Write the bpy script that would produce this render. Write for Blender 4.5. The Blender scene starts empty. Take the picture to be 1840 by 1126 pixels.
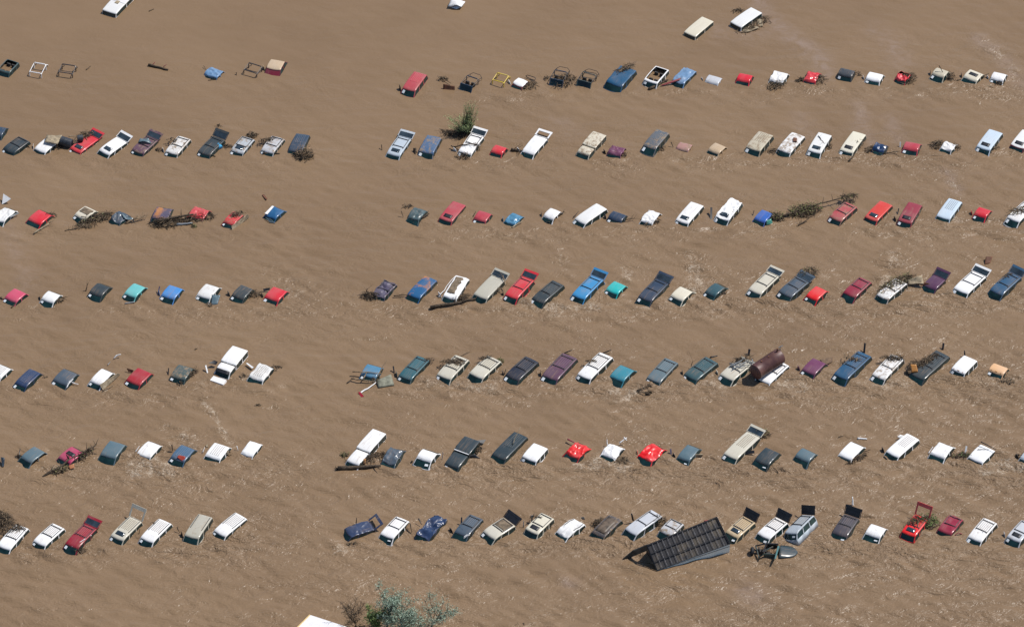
import bpy, bmesh, math, random
import numpy as np
from mathutils import Vector, Matrix, noise
S = bpy.context.scene
COL = S.collection
R = math.radians

# ------------------------------------------------------------------ camera
ELEV, DIST, HFOV = R(39.8), 438.0, R(12.0)
cam = bpy.data.cameras.new('camera'); camo = bpy.data.objects.new('camera', cam); COL.objects.link(camo)
camo.location = (0, -DIST*math.cos(ELEV), DIST*math.sin(ELEV))
camo.rotation_euler = (math.pi/2-ELEV, 0, 0)
cam.sensor_fit = 'HORIZONTAL'; cam.sensor_width = 36; cam.lens = 18/math.tan(HFOV/2)
cam.clip_start = 1; cam.clip_end = 5000
S.camera = camo
# ------------------------------------------------------------------ sky and sun
SUN_EL, SUN_AZ, SUN_STR, SKY_STR, EXPO = 58, 66, 4.1, .085, 0.2      # azimuth in degrees right of straight ahead
w = bpy.data.worlds.new('World'); S.world = w; w.use_nodes = True
nt = w.node_tree
sky = nt.nodes.new('ShaderNodeTexSky'); sky.sky_type = 'NISHITA'; sky.sun_disc = False
sky.sun_elevation = R(SUN_EL); sky.sun_rotation = R(SUN_AZ); sky.altitude = 1400
bg = nt.nodes['Background']; bg.inputs[1].default_value = SKY_STR
nt.links.new(sky.outputs[0], bg.inputs[0])
sl = bpy.data.lights.new('sun', 'SUN'); sl.energy = SUN_STR; sl.angle = R(.5); sl.color = (1, .96, .9)
so = bpy.data.objects.new('sun', sl); COL.objects.link(so)
sd = Vector((math.sin(R(SUN_AZ))*math.cos(R(SUN_EL)), math.cos(R(SUN_AZ))*math.cos(R(SUN_EL)), math.sin(R(SUN_EL))))
so.rotation_euler = sd.to_track_quat('Z', 'Y').to_euler()
so.location = (0, 0, 200)
S.view_settings.view_transform = 'Standard'; S.view_settings.look = 'None'
S.view_settings.exposure = EXPO; S.view_settings.gamma = 1
S.cycles.max_bounces = 6; S.cycles.glossy_bounces = 3; S.cycles.diffuse_bounces = 3

# ------------------------------------------------------------------ materials
MATS = {}
def nodes(name):
    m = bpy.data.materials.new(name); m.use_nodes = True
    t = m.node_tree; b = t.nodes['Principled BSDF']
    return m, t, b
def mk(t, kind, **kw):
    n = t.nodes.new(kind)
    for k, v in kw.items():
        if k.startswith('i'):
            n.inputs[int(k[1:])].default_value = v
        else: setattr(n, k, v)
    return n
def ramp(t, a, b, ca=(0,0,0,1), cb=(1,1,1,1)):
    r = t.nodes.new('ShaderNodeValToRGB'); e = r.color_ramp.elements
    e[0].position = a; e[1].position = b; e[0].color = ca; e[1].color = cb
    return r
def mixc(t, fac, a, b):
    n = t.nodes.new('ShaderNodeMix'); n.data_type = 'RGBA'
    for s, v in ((n.inputs[0], fac), (n.inputs[6], a), (n.inputs[7], b)):
        if isinstance(v, (int, float)): s.default_value = v
        elif isinstance(v, tuple): s.default_value = v if len(v) == 4 else (*v, 1)
        else: t.links.new(v, s)
    return n.outputs[2]
def coords(t, scale=1.0):
    tc = t.nodes.new('ShaderNodeTexCoord'); oi = t.nodes.new('ShaderNodeObjectInfo')
    m = t.nodes.new('ShaderNodeVectorMath'); m.operation = 'MULTIPLY_ADD'
    t.links.new(oi.outputs['Random'], m.inputs[0]); m.inputs[1].default_value = (37, 19, 53)
    t.links.new(tc.outputs['Object'], m.inputs[2])
    return m.outputs[0]
MUD = (.24, .17, .105)
def paint(rgb, dirt=.12, rust=False, rough=.32, key=None):
    k = (rgb, dirt, rust, rough)
    if k in MATS: return MATS[k]
    m, t, b = nodes('car_paint'); MATS[k] = m
    co = coords(t)
    n1 = mk(t, 'ShaderNodeTexNoise', i2=.9, i3=6, i4=.65); t.links.new(co, n1.inputs[0])
    n2 = mk(t, 'ShaderNodeTexNoise', i2=2.6, i3=8, i4=.7); t.links.new(co, n2.inputs[0])
    n3 = mk(t, 'ShaderNodeTexNoise', i2=.7, i3=3, i4=.5); t.links.new(co, n3.inputs[0])
    lum = sum(rgb)/3
    fade = tuple(min(.9, c*.86+lum*.14+.018) for c in rgb)
    r1 = ramp(t, .42, .66); t.links.new(n3.outputs[0], r1.inputs[0])
    base = mixc(t, r1.outputs[0], rgb, fade)
    if rust:
        r3 = ramp(t, .5, .62); t.links.new(n1.outputs[0], r3.inputs[0])
        base = mixc(t, r3.outputs[0], base, (.42, .17, .055))
    lo = .74-.34*dirt
    r2 = ramp(t, lo, lo+.13); t.links.new(n2.outputs[0], r2.inputs[0])
    mm = mk(t, 'ShaderNodeMath', operation='MULTIPLY', i1=min(1, .45+dirt*.6)); t.links.new(r2.outputs[0], mm.inputs[0])
    c = mixc(t, mm.outputs[0], base, MUD)
    mp = mk(t, 'ShaderNodeMapping'); mp.inputs['Scale'].default_value = (.55, 6, 1); t.links.new(co, mp.inputs[0])
    n4 = mk(t, 'ShaderNodeTexNoise', i2=1.6, i3=5, i4=.6); t.links.new(mp.outputs[0], n4.inputs[0])
    r4 = ramp(t, .5, .72); t.links.new(n4.outputs[0], r4.inputs[0]); r5 = ramp(t, .4, .6); t.links.new(n3.outputs[0], r5.inputs[0])
    m5 = mk(t, 'ShaderNodeMath', operation='MULTIPLY'); t.links.new(r4.outputs[0], m5.inputs[0]); t.links.new(r5.outputs[0], m5.inputs[1])
    m6 = mk(t, 'ShaderNodeMath', operation='MULTIPLY', i1=.3+.4*dirt); t.links.new(m5.outputs[0], m6.inputs[0])
    c = mixc(t, m6.outputs[0], c, (.34, .21, .12))
    c = mixc(t, dirt*.22, c, (.3, .23, .16))
    t.links.new(c, b.inputs['Base Color'])
    rr = mk(t, 'ShaderNodeMapRange', i3=rough, i4=.75); t.links.new(mm.outputs[0], rr.inputs[0]); t.links.new(rr.outputs[0], b.inputs['Roughness'])
    b.inputs['Coat Weight'].default_value = .35; b.inputs['Coat Roughness'].default_value = .16; b.inputs['Specular IOR Level'].default_value = .4
    bp = mk(t, 'ShaderNodeBump', i0=.12, i1=.05); t.links.new(n1.outputs[0], bp.inputs['Height']); t.links.new(bp.outputs[0], b.inputs['Normal'])
    return m
def plain(name, rgb, rough=.6, var=.35, scale=3.0, metal=0.0, spec=.5):
    k = (name, rgb)
    if k in MATS: return MATS[k]
    m, t, b = nodes(name); MATS[k] = m
    n = mk(t, 'ShaderNodeTexNoise', i2=scale, i3=5, i4=.6); t.links.new(coords(t), n.inputs[0])
    r = ramp(t, .35, .68); t.links.new(n.outputs[0], r.inputs[0])
    c = mixc(t, r.outputs[0], tuple(x*(1-var) for x in rgb), tuple(min(1, x*(1+var)) for x in rgb))
    t.links.new(c, b.inputs['Base Color']); b.inputs['Roughness'].default_value = rough
    b.inputs['Metallic'].default_value = metal; b.inputs['Specular IOR Level'].default_value = spec
    return m
GLASS = plain('tinted_glass', (.008, .026, .027), .08, .5, 1.2)
GLASS2 = plain('liftgate_glass', (.03, .045, .06), .12, .4, 1.2)
TRIM = plain('black_trim', (.012, .013, .018), .5, .4)
RUBBER = plain('rubber', (.015, .016, .019), .7, .4)
SHEET = plain('white_sheet', (.6, .63, .66), .7, .08)
TWIG = plain('wet_wood', (.06, .041, .025), .85, .7, 6)
TWIG2 = plain('pale_wood', (.22, .155, .095), .8, .5, 5)
PLANK = plain('weathered_board', (.3, .24, .16), .8, .4, 4)
RUST = plain('rusty_steel', (.13, .05, .025), .75, .5, 3)
SEAT = plain('seat_cloth', (.05, .045, .042), .9, .3)
STEEL = plain('dull_steel', (.2, .22, .24), .4, .3)
WHITE = plain('white_metal', (.75, .75, .75), .4, .06)
BARK = plain('bark', (.05, .038, .028), .9, .5, 8)
def leafmat(name, a, b2):
    k = name
    if k in MATS: return MATS[k]
    m, t, b = nodes(name); MATS[k] = m
    g = mk(t, 'ShaderNodeNewGeometry')
    c = mixc(t, g.outputs['Random Per Island'], a, b2)
    t.links.new(c, b.inputs['Base Color']); b.inputs['Roughness'].default_value = .6
    return m

# ------------------------------------------------------------------ mesh helpers
def link(name, me, mat, parent=None):
    o = bpy.data.objects.new(name, me); COL.objects.link(o)
    for m in (mat if isinstance(mat, (list, tuple)) else [mat]): me.materials.append(m)
    if parent is not None: o.parent = parent
    return o
def mesh(name, verts, faces, mat, parent=None, smooth=False, mi=None):
    me = bpy.data.meshes.new(name); me.from_pydata([tuple(v) for v in verts], [], faces); me.update()
    if smooth: me.polygons.foreach_set('use_smooth', [True]*len(me.polygons))
    if mi: me.polygons.foreach_set('material_index', mi)
    return link(name, me, mat, parent)
def tag(o, label, cat, group=None, kind=None):
    if label: o['label'] = label
    if cat: o['category'] = cat
    if group: o['group'] = group
    if kind: o['kind'] = kind
    return o
def empty(name, loc, rz=0, rx=0, ry=0):
    o = bpy.data.objects.new(name, None); COL.objects.link(o); o.location = loc
    o.rotation_euler = (rx, ry, rz); o.empty_display_size = .3
    return o
class MB:
    def __init__(s): s.v = []; s.f = []; s.m = []
    def add(s, vs, fs, mi=0):
        n = len(s.v); s.v += [Vector(v) for v in vs]; s.f += [tuple(i+n for i in f) for f in fs]; s.m += [mi]*len(fs)
    def box(s, c, d, M=None, mi=0, taper=1.0):
        x, y, z = d[0]/2, d[1]/2, d[2]/2
        vs = [Vector((sx*x*(taper if sz > 0 else 1), sy*y*(taper if sz > 0 else 1), sz*z)) for sz in (-1, 1) for sy in (-1, 1) for sx in (-1, 1)]
        vs = [(M @ v if M else v)+Vector(c) for v in vs]
        s.add(vs, [(0,2,3,1), (4,5,7,6), (0,1,5,4), (2,6,7,3), (0,4,6,2), (1,3,7,5)], mi)
    def tube(s, pts, r, n=6, mi=0, r2=None):
        pts = [Vector(p) for p in pts]; k = len(pts); rings = []
        for i, p in enumerate(pts):
            d = (pts[min(i+1, k-1)]-pts[max(i-1, 0)]).normalized()
            a = d.cross(Vector((0, 0, 1)) if abs(d.z) < .9 else Vector((1, 0, 0))).normalized(); b = d.cross(a)
            rr = r if r2 is None else r+(r2-r)*i/max(1, k-1)
            rings.append([p+(a*math.cos(t)+b*math.sin(t))*rr for t in [2*math.pi*j/n for j in range(n)]])
        vs = [v for g in rings for v in g]; fs = []
        for i in range(k-1):
            for j in range(n): fs.append((i*n+j, i*n+(j+1) % n, (i+1)*n+(j+1) % n, (i+1)*n+j))
        fs.append(tuple(range(n-1, -1, -1))); fs.append(tuple((k-1)*n+j for j in range(n)))
        s.add(vs, fs, mi)
    def build(s, name, mat, parent=None, smooth=False, fn=None):
        vs = [fn(v) for v in s.v] if fn else s.v
        return mesh(name, vs, s.f, mat, parent, smooth, s.m if isinstance(mat, (list, tuple)) else None)

# ------------------------------------------------------------------ vehicles
COLOURS = {'white': (0.8, 0.8, 0.8), 'white2': (0.72, 0.72, 0.71), 'cream': (0.64, 0.59, 0.47), 'cream2': (0.66, 0.62, 0.5), 'cream3': (0.55, 0.52, 0.43), 'beige': (0.5, 0.45, 0.34), 'beige2': (0.42, 0.4, 0.33), 'tan': (0.5, 0.37, 0.24), 'tan2': (0.52, 0.4, 0.24), 'silver': (0.42, 0.48, 0.54), 'silver2': (0.5, 0.52, 0.56), 'slate': (0.016, 0.032, 0.05), 'slate2': (0.016, 0.034, 0.045), 'slate3': (0.05, 0.08, 0.115), 'slate4': (0.09, 0.145, 0.175), 'dark': (0.014, 0.019, 0.035), 'dark2': (0.05, 0.045, 0.06), 'navy': (0.008, 0.04, 0.085), 'navy2': (0.008, 0.033, 0.075), 'blue': (0.003, 0.03, 0.1), 'blue2': (0.012, 0.095, 0.23), 'blue3': (0.01, 0.075, 0.16), 'blue4': (0.04, 0.11, 0.2), 'brightblue': (0.01, 0.22, 0.6), 'brightblue2': (0.012, 0.1, 0.42), 'brightblue3': (0.03, 0.24, 0.5), 'lightblue': (0.13, 0.25, 0.42), 'lightblue2': (0.06, 0.2, 0.33), 'paleblue': (0.5, 0.6, 0.7), 'teal': (0.008, 0.095, 0.125), 'teal2': (0.015, 0.22, 0.3), 'teal3': (0.01, 0.07, 0.09), 'turq': (0.01, 0.42, 0.42), 'turq2': (0.12, 0.45, 0.45), 'darkteal': (0.02, 0.065, 0.075), 'darkteal2': (0.025, 0.08, 0.1), 'red': (0.6, 0.012, 0.03), 'red2': (0.6, 0.04, 0.03), 'red3': (0.72, 0.004, 0.008), 'red4': (0.27, 0.006, 0.022), 'red5': (0.36, 0.012, 0.025), 'fadedred': (0.42, 0.04, 0.06), 'maroon': (0.16, 0.012, 0.03), 'maroon2': (0.26, 0.015, 0.04), 'pink': (0.55, 0.06, 0.13), 'pink2': (0.42, 0.02, 0.1), 'rose': (0.4, 0.2, 0.18), 'purple': (0.085, 0.03, 0.075), 'purple2': (0.14, 0.03, 0.09), 'purple3': (0.07, 0.06, 0.11), 'yellow': (0.8, 0.58, 0.05), 'black': (0.018, 0.02, 0.028), 'peach': (0.7, 0.42, 0.22)}
def cabin(root, L, W, h, pm, o, rnd, x0=0, fs=.6, rs=.5, fl=.13, bow=.08, nw=2, crown=.05, CH=.52, bodyname='body', sidewin=True, front=True):
    """a car's upper body from below the water line to the roof, with glass as parts of its own; x forward, y to the car's left, z = 0 at the water"""
    cr = o.get('crum', 0); off = Vector((rnd.uniform(0, 50), rnd.uniform(0, 50), 0))
    def bend(v):
        q = (v[0]-x0)/(L/2); k = max(0, min(1, (v[2]-h+.3)/.2))
        return Vector((v[0], v[1], v[2]-k*(.075*max(0, min(1.2, (q-.35)/.65))**2+.035*max(0, min(1.2, (-q-.55)/.45))**2)))
    def deform(v):
        v = bend(v)
        if not cr: return v
        n = noise.noise_vector((Vector(v)+off)*1.15)+noise.noise_vector((Vector(v)+off)*2.6)*.35
        n.z = .45-1.5*abs(noise.noise((Vector(v)+off*1.3)*1.5))-.9*abs(noise.noise((Vector(v)+off*.7)*2.8))+.3*n.z
        k = max(0, min(1, (v[2]+.25)/.3))
        return Vector((v[0]+n.x*cr*.9*k, v[1]+n.y*cr*.9*k, v[2]+(n.z-.12)*cr*1.5*k))
    zr, zt, zb = h, h-.07, h-CH
    levels = [(zb-.55, 1.02), (zb, 1.0), (zt, .16), (zr-.018, .0)]
    def ring(t, z, grow=0, rc=None):
        w_ = W/2+fl*t; xf = L/2+fs*t; xr = -L/2-rs*t; rc = rc or .05+.05*t
        bw = bow*(1+t*.6); pts = []; tags = []
        yi = w_-rc
        NF = 8 if cr > .05 else 4; NS = 5 if cr > .05 else 2
        fr = [-1+2*i_/NF for i_ in range(NF+1)]
        for q in fr: pts.append((xf+bw*(1-q*q), q*yi)); tags.append('F')
        pts.append((xf-rc*.3, yi+rc*.7)); tags[-1] = 'c'; tags.append('c')
        a, b = xf-rc, xr+rc
        ns = nw; seg = (a-b-(ns-1)*.09)/ns
        x = a; sp = []
        for i in range(ns):
            for q in range(NS): sp.append((x-seg*q/NS, 'S%d' % i))
            x -= seg; sp.append((x, 'p')); x -= .09
        for i, (xx, tg) in enumerate(sp): pts.append((xx, w_+.02*math.sin(math.pi*(a-xx)/(a-b)))); tags.append(tg)
        tags[-1] = 'c'
        pts.append((xr+rc*.3, yi+rc*.7)); tags.append('c')
        for q in fr[::-1]: pts.append((xr-bw*.4*(1-q*q), q*yi)); tags.append('B')
        tags[-1] = 'c'
        pts.append((xr+rc*.3, -yi-rc*.7)); tags.append('c')
        rsp = [(xx, tg) for xx, tg in sp][::-1]
        rt = []
        for i, (xx, tg) in enumerate(rsp):
            pts.append((xx, -w_-.02*math.sin(math.pi*(a-xx)/(a-b))))
            rt.append('c' if i == len(rsp)-1 else ('R'+rsp[i+1][1][1:] if not (rsp[i][1].startswith('S') and rsp[i+1][1] == 'p') else 'p'))
        tags += rt
        pts.append((xf-rc*.3, -yi-rc*.7)); tags.append('c')
        return [Vector((x0+p[0], p[1], z)) for p in pts], tags
    rings = []
    for z, t in levels:
        r_, tags = ring(t, z); rings.append(r_)
    N = len(rings[0])
    top, _ = ring(0, zr)
    cen = Vector((x0, 0, 0))
    for s_ in ((.955, .9, .82, .73, .63, .52, .4, .28, .14) if cr > .05 else (.955, .86, .66, .42, .18)):
        g = [Vector((cen.x+(p.x-cen.x)*s_, p.y*s_, zr+crown*(1-s_*s_)+(.008 if s_ < .96 else 0))) for p in top]
        rings.append(g)
    vs = [v for g in rings for v in g]; fs_, mi = [], []
    b2 = 1 if o.get('body2') else 0
    gl = {}
    hole = o.get('hole')
    for k in range(len(rings)-1):
        for j in range(N):
            q = (k*N+j, k*N+(j+1) % N, (k+1)*N+(j+1) % N, (k+1)*N+j)
            tg = tags[j]
            if k == 1 and tg[0] in 'FBSR' and not (tg == 'F' and not front):
                gl.setdefault(tg, []).append(q); continue
            if hole and k >= 5 and (k > 5 or True): continue
            if o.get('tornback') and k >= 4 and rings[k][j].x < x0-.1*L: continue
            fs_.append(q); mi.append(b2 if k <= 2 else 0)
    if not hole and not o.get('tornback'):
        fs_.append(tuple((len(rings)-1)*N+j for j in range(N))); mi.append(0)
    vd = [deform(v) for v in vs]
    me = bpy.data.meshes.new(bodyname)
    used = sorted({i for f in fs_ for i in f}); mp = {a: b for b, a in enumerate(used)}
    me.from_pydata([tuple(vd[i]) for i in used], [], [tuple(mp[i] for i in f) for f in fs_]); me.update()
    me.polygons.foreach_set('use_smooth', [True]*len(fs_))
    mats = [pm, o['body2m']] if b2 else [pm]
    if b2: me.polygons.foreach_set('material_index', mi)
    body = link(bodyname, me, mats, root)
    sm = body.modifiers.new('thickness', 'SOLIDIFY'); sm.thickness = .018; sm.offset = -1
    # glass, set a little into the openings
    def pane(qs, name, nrm, mat):
        idx = sorted({i for q in qs for i in q}); mp = {a: b for b, a in enumerate(idx)}
        me = bpy.data.meshes.new(name)
        me.from_pydata([tuple(deform(vs[i]-nrm*.012)) for i in idx], [], [tuple(mp[i] for i in q) for q in qs]); me.update()
        me.polygons.foreach_set('use_smooth', [True]*len(qs))
        return link(name, me, mat, root)
    for tg in sorted(gl):
        if tg[0] == 'F':
            if o.get('frontm'): pane(gl[tg], 'front_panel', Vector((1, 0, 0)), o['frontm'])
            else: pane(gl[tg], 'windshield', Vector((1, 0, .6)), GLASS)
        elif tg[0] == 'B': pane(gl[tg], 'rear_window', Vector((-1, 0, .2)), GLASS)
        elif sidewin:
            if o.get('noglass') and tg[0] == 'S': continue
            pane(gl[tg], 'side_window', Vector((0, 1 if tg[0] == 'S' else -1, 0)), GLASS)
    def rz(x, y):
        a = max(abs(x-x0)/(L/2+.01), abs(y)/(W/2)); return zr+.008+crown*max(0, 1-a*a)
    # windshield point at fraction q across (-1..1), t down (0 roof .. 1 belt)
    def ws(q, t, out=.012):
        tt = .16+t*.84; zz = zt+(zb-zt)*t
        return deform(Vector((x0+L/2+fs*tt+bow*(1+tt*.6)*(1-q*q)+out, q*(W/2+fl*tt-.12), zz+out*.8)))
    return deform, rz, ws
def patch(root, name, x1, x2, y1, y2, rz, deform, mat, up=.012, thick=.0, nx=5, ny=4):
    vs = [deform(Vector((x1+(x2-x1)*i/nx, y1+(y2-y1)*j/ny, 0))+Vector((0, 0, rz(x1+(x2-x1)*i/nx, y1+(y2-y1)*j/ny)+up))) for i in range(nx+1) for j in range(ny+1)]
    fs = [(i*(ny+1)+j, (i+1)*(ny+1)+j, (i+1)*(ny+1)+j+1, i*(ny+1)+j+1) for i in range(nx) for j in range(ny)]
    o = mesh(name, vs, fs, mat, root, True)
    if thick: m = o.modifiers.new('thickness', 'SOLIDIFY'); m.thickness = thick; m.offset = 1
    return o
def strip(mb, pts, wd, ht, side):
    """a low bar along pts lying on the roof, side = horizontal unit vector across it"""
    n = len(pts); vs = []
    for p in pts:
        p = Vector(p); a = side*wd/2; u = Vector((0, 0, ht))
        vs += [p-a, p+a, p+a*.8+u, p-a*.8+u]
    fs = [(i*4+j, i*4+(j+1) % 4, i*4+4+(j+1) % 4, i*4+4+j) for i in range(n-1) for j in range(4)]
    fs += [(3, 2, 1, 0), tuple((n-1)*4+j for j in range(4))]
    mb.add(vs, fs)
NAMES = {'sedan': 'sedan', 'van': 'minivan', 'suv': 'off_road_wagon', 'pickup': 'pickup_truck', 'pickuplong': 'pickup_truck', 'pickupcap': 'pickup_truck', 'jeep': 'open_off_roader', 'cage': 'roll_bar_frame'}
GROUPS = {'sedan': 'sedans drowned to their roofs', 'van': 'minivans drowned to their roofs', 'suv': 'off-road wagons drowned to their roofs', 'pickup': 'pickup trucks drowned in the flood',
          'jeep': 'open-top cars drowned in the flood', 'cage': 'roll bar frames sticking out of the water'}
CATS = {'sedan': 'sedan', 'van': 'minivan', 'suv': 'off-road car', 'pickup': 'pickup truck', 'jeep': 'open car', 'cage': 'roll bars'}
def vehicle(i, kind, x, y, yaw, L, W, colour, o, label):
    rnd = random.Random(i*7+3)
    base = kind if kind in CATS else 'pickup'
    h = o['h']
    tl = .4 if kind in ('sedan', 'van') else .2
    root = empty(NAMES[kind], (x, y, 0), yaw, R(o.get('roll', rnd.uniform(-1.6, 1.6))), R(rnd.uniform(-1, 1)))
    tag(root, label, CATS[base], GROUPS[base])
    rgb = COLOURS[colour]
    dirt = .75 if o.get('muddy') else rnd.choice([.1, .2, .32, .45])
    pm = paint(rgb, dirt, bool(o.get('rusty')), .4 if sum(rgb) < 1 else .5)
    if o.get('body2'): o['body2m'] = paint(COLOURS[o['body2']], .3)
    if o.get('maroonfront'): o['frontm'] = paint(COLOURS['maroon'], .1)
    if kind == 'cage': return cage(root, L, W, pm, rnd)
    if kind == 'jeep': return jeep(root, L, W, pm, rnd)
    if kind in ('sedan', 'pickup', 'pickuplong'):
        fs, rs, fl, bow, nw, cr, CH = (.62+rnd.uniform(-.08, .1), .5+rnd.uniform(-.12, .15), .13, .06, 2, .035, .5)
        if kind != 'sedan': fs, rs, fl, nw = .45, .08, .08, 2
        if o.get('white2pillar'): pass
    elif kind == 'suv': fs, rs, fl, bow, nw, cr, CH = .36, .08, .08, .05, 3, .045, .55
    else: fs, rs, fl, bow, nw, cr, CH = .6+rnd.uniform(-.1, .12), .14+rnd.uniform(-.04, .1), .1, .075, 3, .04, .56
    if L > 1.9 and kind == 'sedan': nw = 2
    if kind == 'pickupcap':
        sp = o['split']; Lc = L*sp; Lb = L-Lc-.07
        xc = L/2-Lc/2; xb = -L/2+Lb/2
        hb = h; hc = h-.16
        deform, rz, ws = cabin(root, Lc, W*.93, hc, pm, o, rnd, x0=xc, fs=.45, rs=.12, fl=.1, bow=.05, nw=1, CH=.5)
        deform2, rz2, _ = cabin(root, Lb, W*1.04, hb, pm, o, rnd, x0=xb, fs=.03, rs=.05, fl=.03, bow=.015, nw=2, CH=.6, bodyname='camper_shell', crown=.03)
        if o.get('ribs'):
            mb = MB()
            for q in (-.6, -.3, 0, .3, .6): strip(mb, [(xb+Lb*a, q*W*.5, rz2(xb+Lb*a, q*W*.5)-.004) for a in (-.42, -.2, 0, .2, .42)], .05, .02, Vector((0, 1, 0)))
            mb.build('roof_rib', pm, root)
        if o.get('cabhood'):
            patch(root, 'sun_visor', L/2-.02, L/2+.3, -W*.44, W*.44, lambda a, b: hc-.03-(a-L/2)*.5, lambda v: v, TRIM, .02, .03)
            hd = MB(); hd.box((L/2+.95, 0, -.05), (.7, W*.95, .16), taper=.92); hd.build('hood', pm, root)
        if o.get('wedge'):
            mb = MB(); mb.box((L/2-Lc-.04, 0, hb-.05), (.07, W*.98, .05)); mb.build('roof_edge_strip', WHITE, root)
        x1 = xc
    else:
        deform, rz, ws = cabin(root, L, W, h, pm, o, rnd, fs=fs, rs=rs, fl=fl, bow=bow, nw=nw, crown=cr, CH=CH)
    hole = o.get('hole')
    if hole:
        for yy in (-.27, .27):
            for xx in ([.25] if L < 1.6 else [.6, -.5]):
                mb = MB(); mb.box((xx, yy, h-.42), (.14, .42, .5), taper=.85); mb.build('seat', SEAT, root)
    if kind != 'pickupcap':
        if o.get('ribs') and not hole:
            mb = MB(); a0, a1 = -.43*L, (.1*L if o.get('rack') or L > 2 else .3*L)
            if kind == 'sedan': a1 = .38*L
            for q in (-.5, -.25, 0, .25, .5):
                strip(mb, [deform(Vector((a0+(a1-a0)*a, q*W*.5, rz(a0+(a1-a0)*a, q*W*.5)+.0))) for a in (0, .2, .4, .6, .8, 1)], .07, .035, Vector((0, 1, 0)))
            mb.build('roof_rib', paint(tuple((c*.52+m_*.3*(.2+c)) if sum(rgb) > .6 else min(1, c*1.1+.045) for c, m_ in zip(rgb, MUD)), .3), root)
        if o.get('rack') or o.get('rails'):
            a0, a1 = -.44*L, .14*L+rnd.uniform(-.05, .05)*L
            rk = None
            for sy in (-1, 1):
                yy = sy*(W/2-.13); mb = MB()
                mb.tube([deform(Vector((a0+(a1-a0)*a, yy, rz(a0+(a1-a0)*a, yy)+.035))) for a in (0, .2, .4, .6, .8, 1)], .033, 5)
                for a in (0, .5, 1): mb.box(deform(Vector((a0+(a1-a0)*a, yy, rz(a0+(a1-a0)*a, yy)+.012))), (.07, .04, .05))
                mb.build('roof_rail', TRIM, root)
            if o.get('rack'):
                for a in (.06, .97) if L < 2.4 else (.12, .92):
                    xx = a0+(a1-a0)*a; mb = MB()
                    strip(mb, [deform(Vector((xx, (W/2-.13)*q, rz(xx, (W/2-.13)*q)+.03))) for q in (-1, -.5, 0, .5, 1)], .085, .03, Vector((1, 0, 0)))
                    mb.build('roof_crossbar', TRIM, root)
        if o.get('lining'):
            a0, a1, b0, b1 = {1: (-.42, .36, -.4, .12), 2: (-.36, .2, -.38, .38), 3: (-.46, .02, -.4, .4)}[int(o['lining'])]
            cut = lambda v: Vector((v.x, v.y+(.16*noise.noise(v*4) if v.y > b1*W-.1 else 0), v.z))
            patch(root, 'torn_lining', a0*L, a1*L, b0*W, b1*W, rz, lambda v: cut(deform(v)), plain('muddy_lining', (.16, .12, .08), .9, .45, 3), .028, .01, 10, 6)
    if o.get('sun') or o.get('sun2'):
            a1 = L/2-.22 if L > 1.6 else .22; a0 = a1-.42; ww = W*.3
            if o.get('sun2'): a0, a1 = -.35*L, .42*L; ww = W*.36
            m = TRIM if o.get('sunblack') else GLASS2
            if o.get('sun2'): m = plain('muddy_glass', (.09, .065, .045), .5, .7, 1.5)
            patch(root, 'sunroof', a0, a1, -ww, ww, rz, deform, m, .028, .01)
    ht = o.get('hatch')
    if ht:
        hg = empty('liftgate', (-L/2-.03, 0, h-.03), 0, 0, 0); hg.parent = root
        Lh = (1.15 if ht > 45 else .9) if o.get('hatchring') else .82; a = R(ht)
        M = Matrix.Rotation(math.pi+0, 3, 'Z') @ Matrix.Rotation(-a, 3, 'Y')
        sw = .14 if o.get('hatchring') else .05; gm = TRIM if o.get('hatchblack') else GLASS2; fm = TRIM if o.get('hatchblack') else pm
        wt = W*1.12; g1 = Lh*.72
        mb = MB()
        for c, d in (((.02, 0, 0), (.04, wt*.92, .05)), ((g1/2, wt*.5-sw*.6, 0), (g1, sw, .05)), ((g1/2, -wt*.5+sw*.6, 0), (g1, sw, .05)), ((g1+(Lh-g1)/2, 0, -.01), (Lh-g1, wt*1.0, .07))):
            mb.box(M @ Vector(c), d, M)
        fr = mb.build('gate_frame', fm, hg)
        if not o.get('hatchring'):
            mb = MB(); mb.box(M @ Vector((g1/2+.02, 0, .005)), (g1-.04, wt*.89, .02), M); mb.build('gate_glass', gm, hg)
        else:
            pass
    if not o.get('nosheet') and kind != 'jeep':
        q0 = .55 if o.get('sheetr') else -.95
        t1 = min(.95, (h-.07)/.45)
        ta, tb = .12, .12+.62*t1
        q1 = q0+.42
        vs = [ws(q0, ta, .02), ws(q1, ta, .02), ws(q1, tb, .02), ws(q0, tb, .02)]
        if o.get('sheetr'): vs = [ws(.45, .3, .02), ws(.9, .3, .02), ws(.9, .55*t1+.12, .02), ws(.45, .55*t1+.12, .02)]
        mesh('windshield_notice', vs, [(0, 1, 2, 3)], SHEET, root)
    if o.get('lights'):
        for q in (-.7, -.12, 0, .12, .7):
            mb = MB(); p = deform(Vector((L/2-.02, q*W*.46, h+.03))); mb.box(p, (.06, .07, .045), taper=.7); mb.build('marker_light', plain('amber_lens', (.4, .18, .05), .3), root)
    if base in ('sedan', 'van') and rnd.random() < .25:     # wing mirror or half open door edge above the water
        sy = -1; mb = MB()
        M = Matrix.Rotation(sy*R(rnd.uniform(35, 75)), 3, 'Z')
        p0 = Vector((L/2+.1, sy*(W/2+.08), 0))
        dl = Vector((-.75, 0, 0)); dl.rotate(Matrix.Rotation(-sy*R(rnd.uniform(35, 70)), 3, 'Z'))
        a, b = p0, p0+dl
        b = a.lerp(b, .8); th = Vector((.05, .02, 0))
        q = [a+Vector((0, 0, -.2)), a.lerp(b, .45)+Vector((0, 0, h*.7)), b+Vector((0, 0, h*.85)), b+Vector((0, 0, -.2))]
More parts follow.
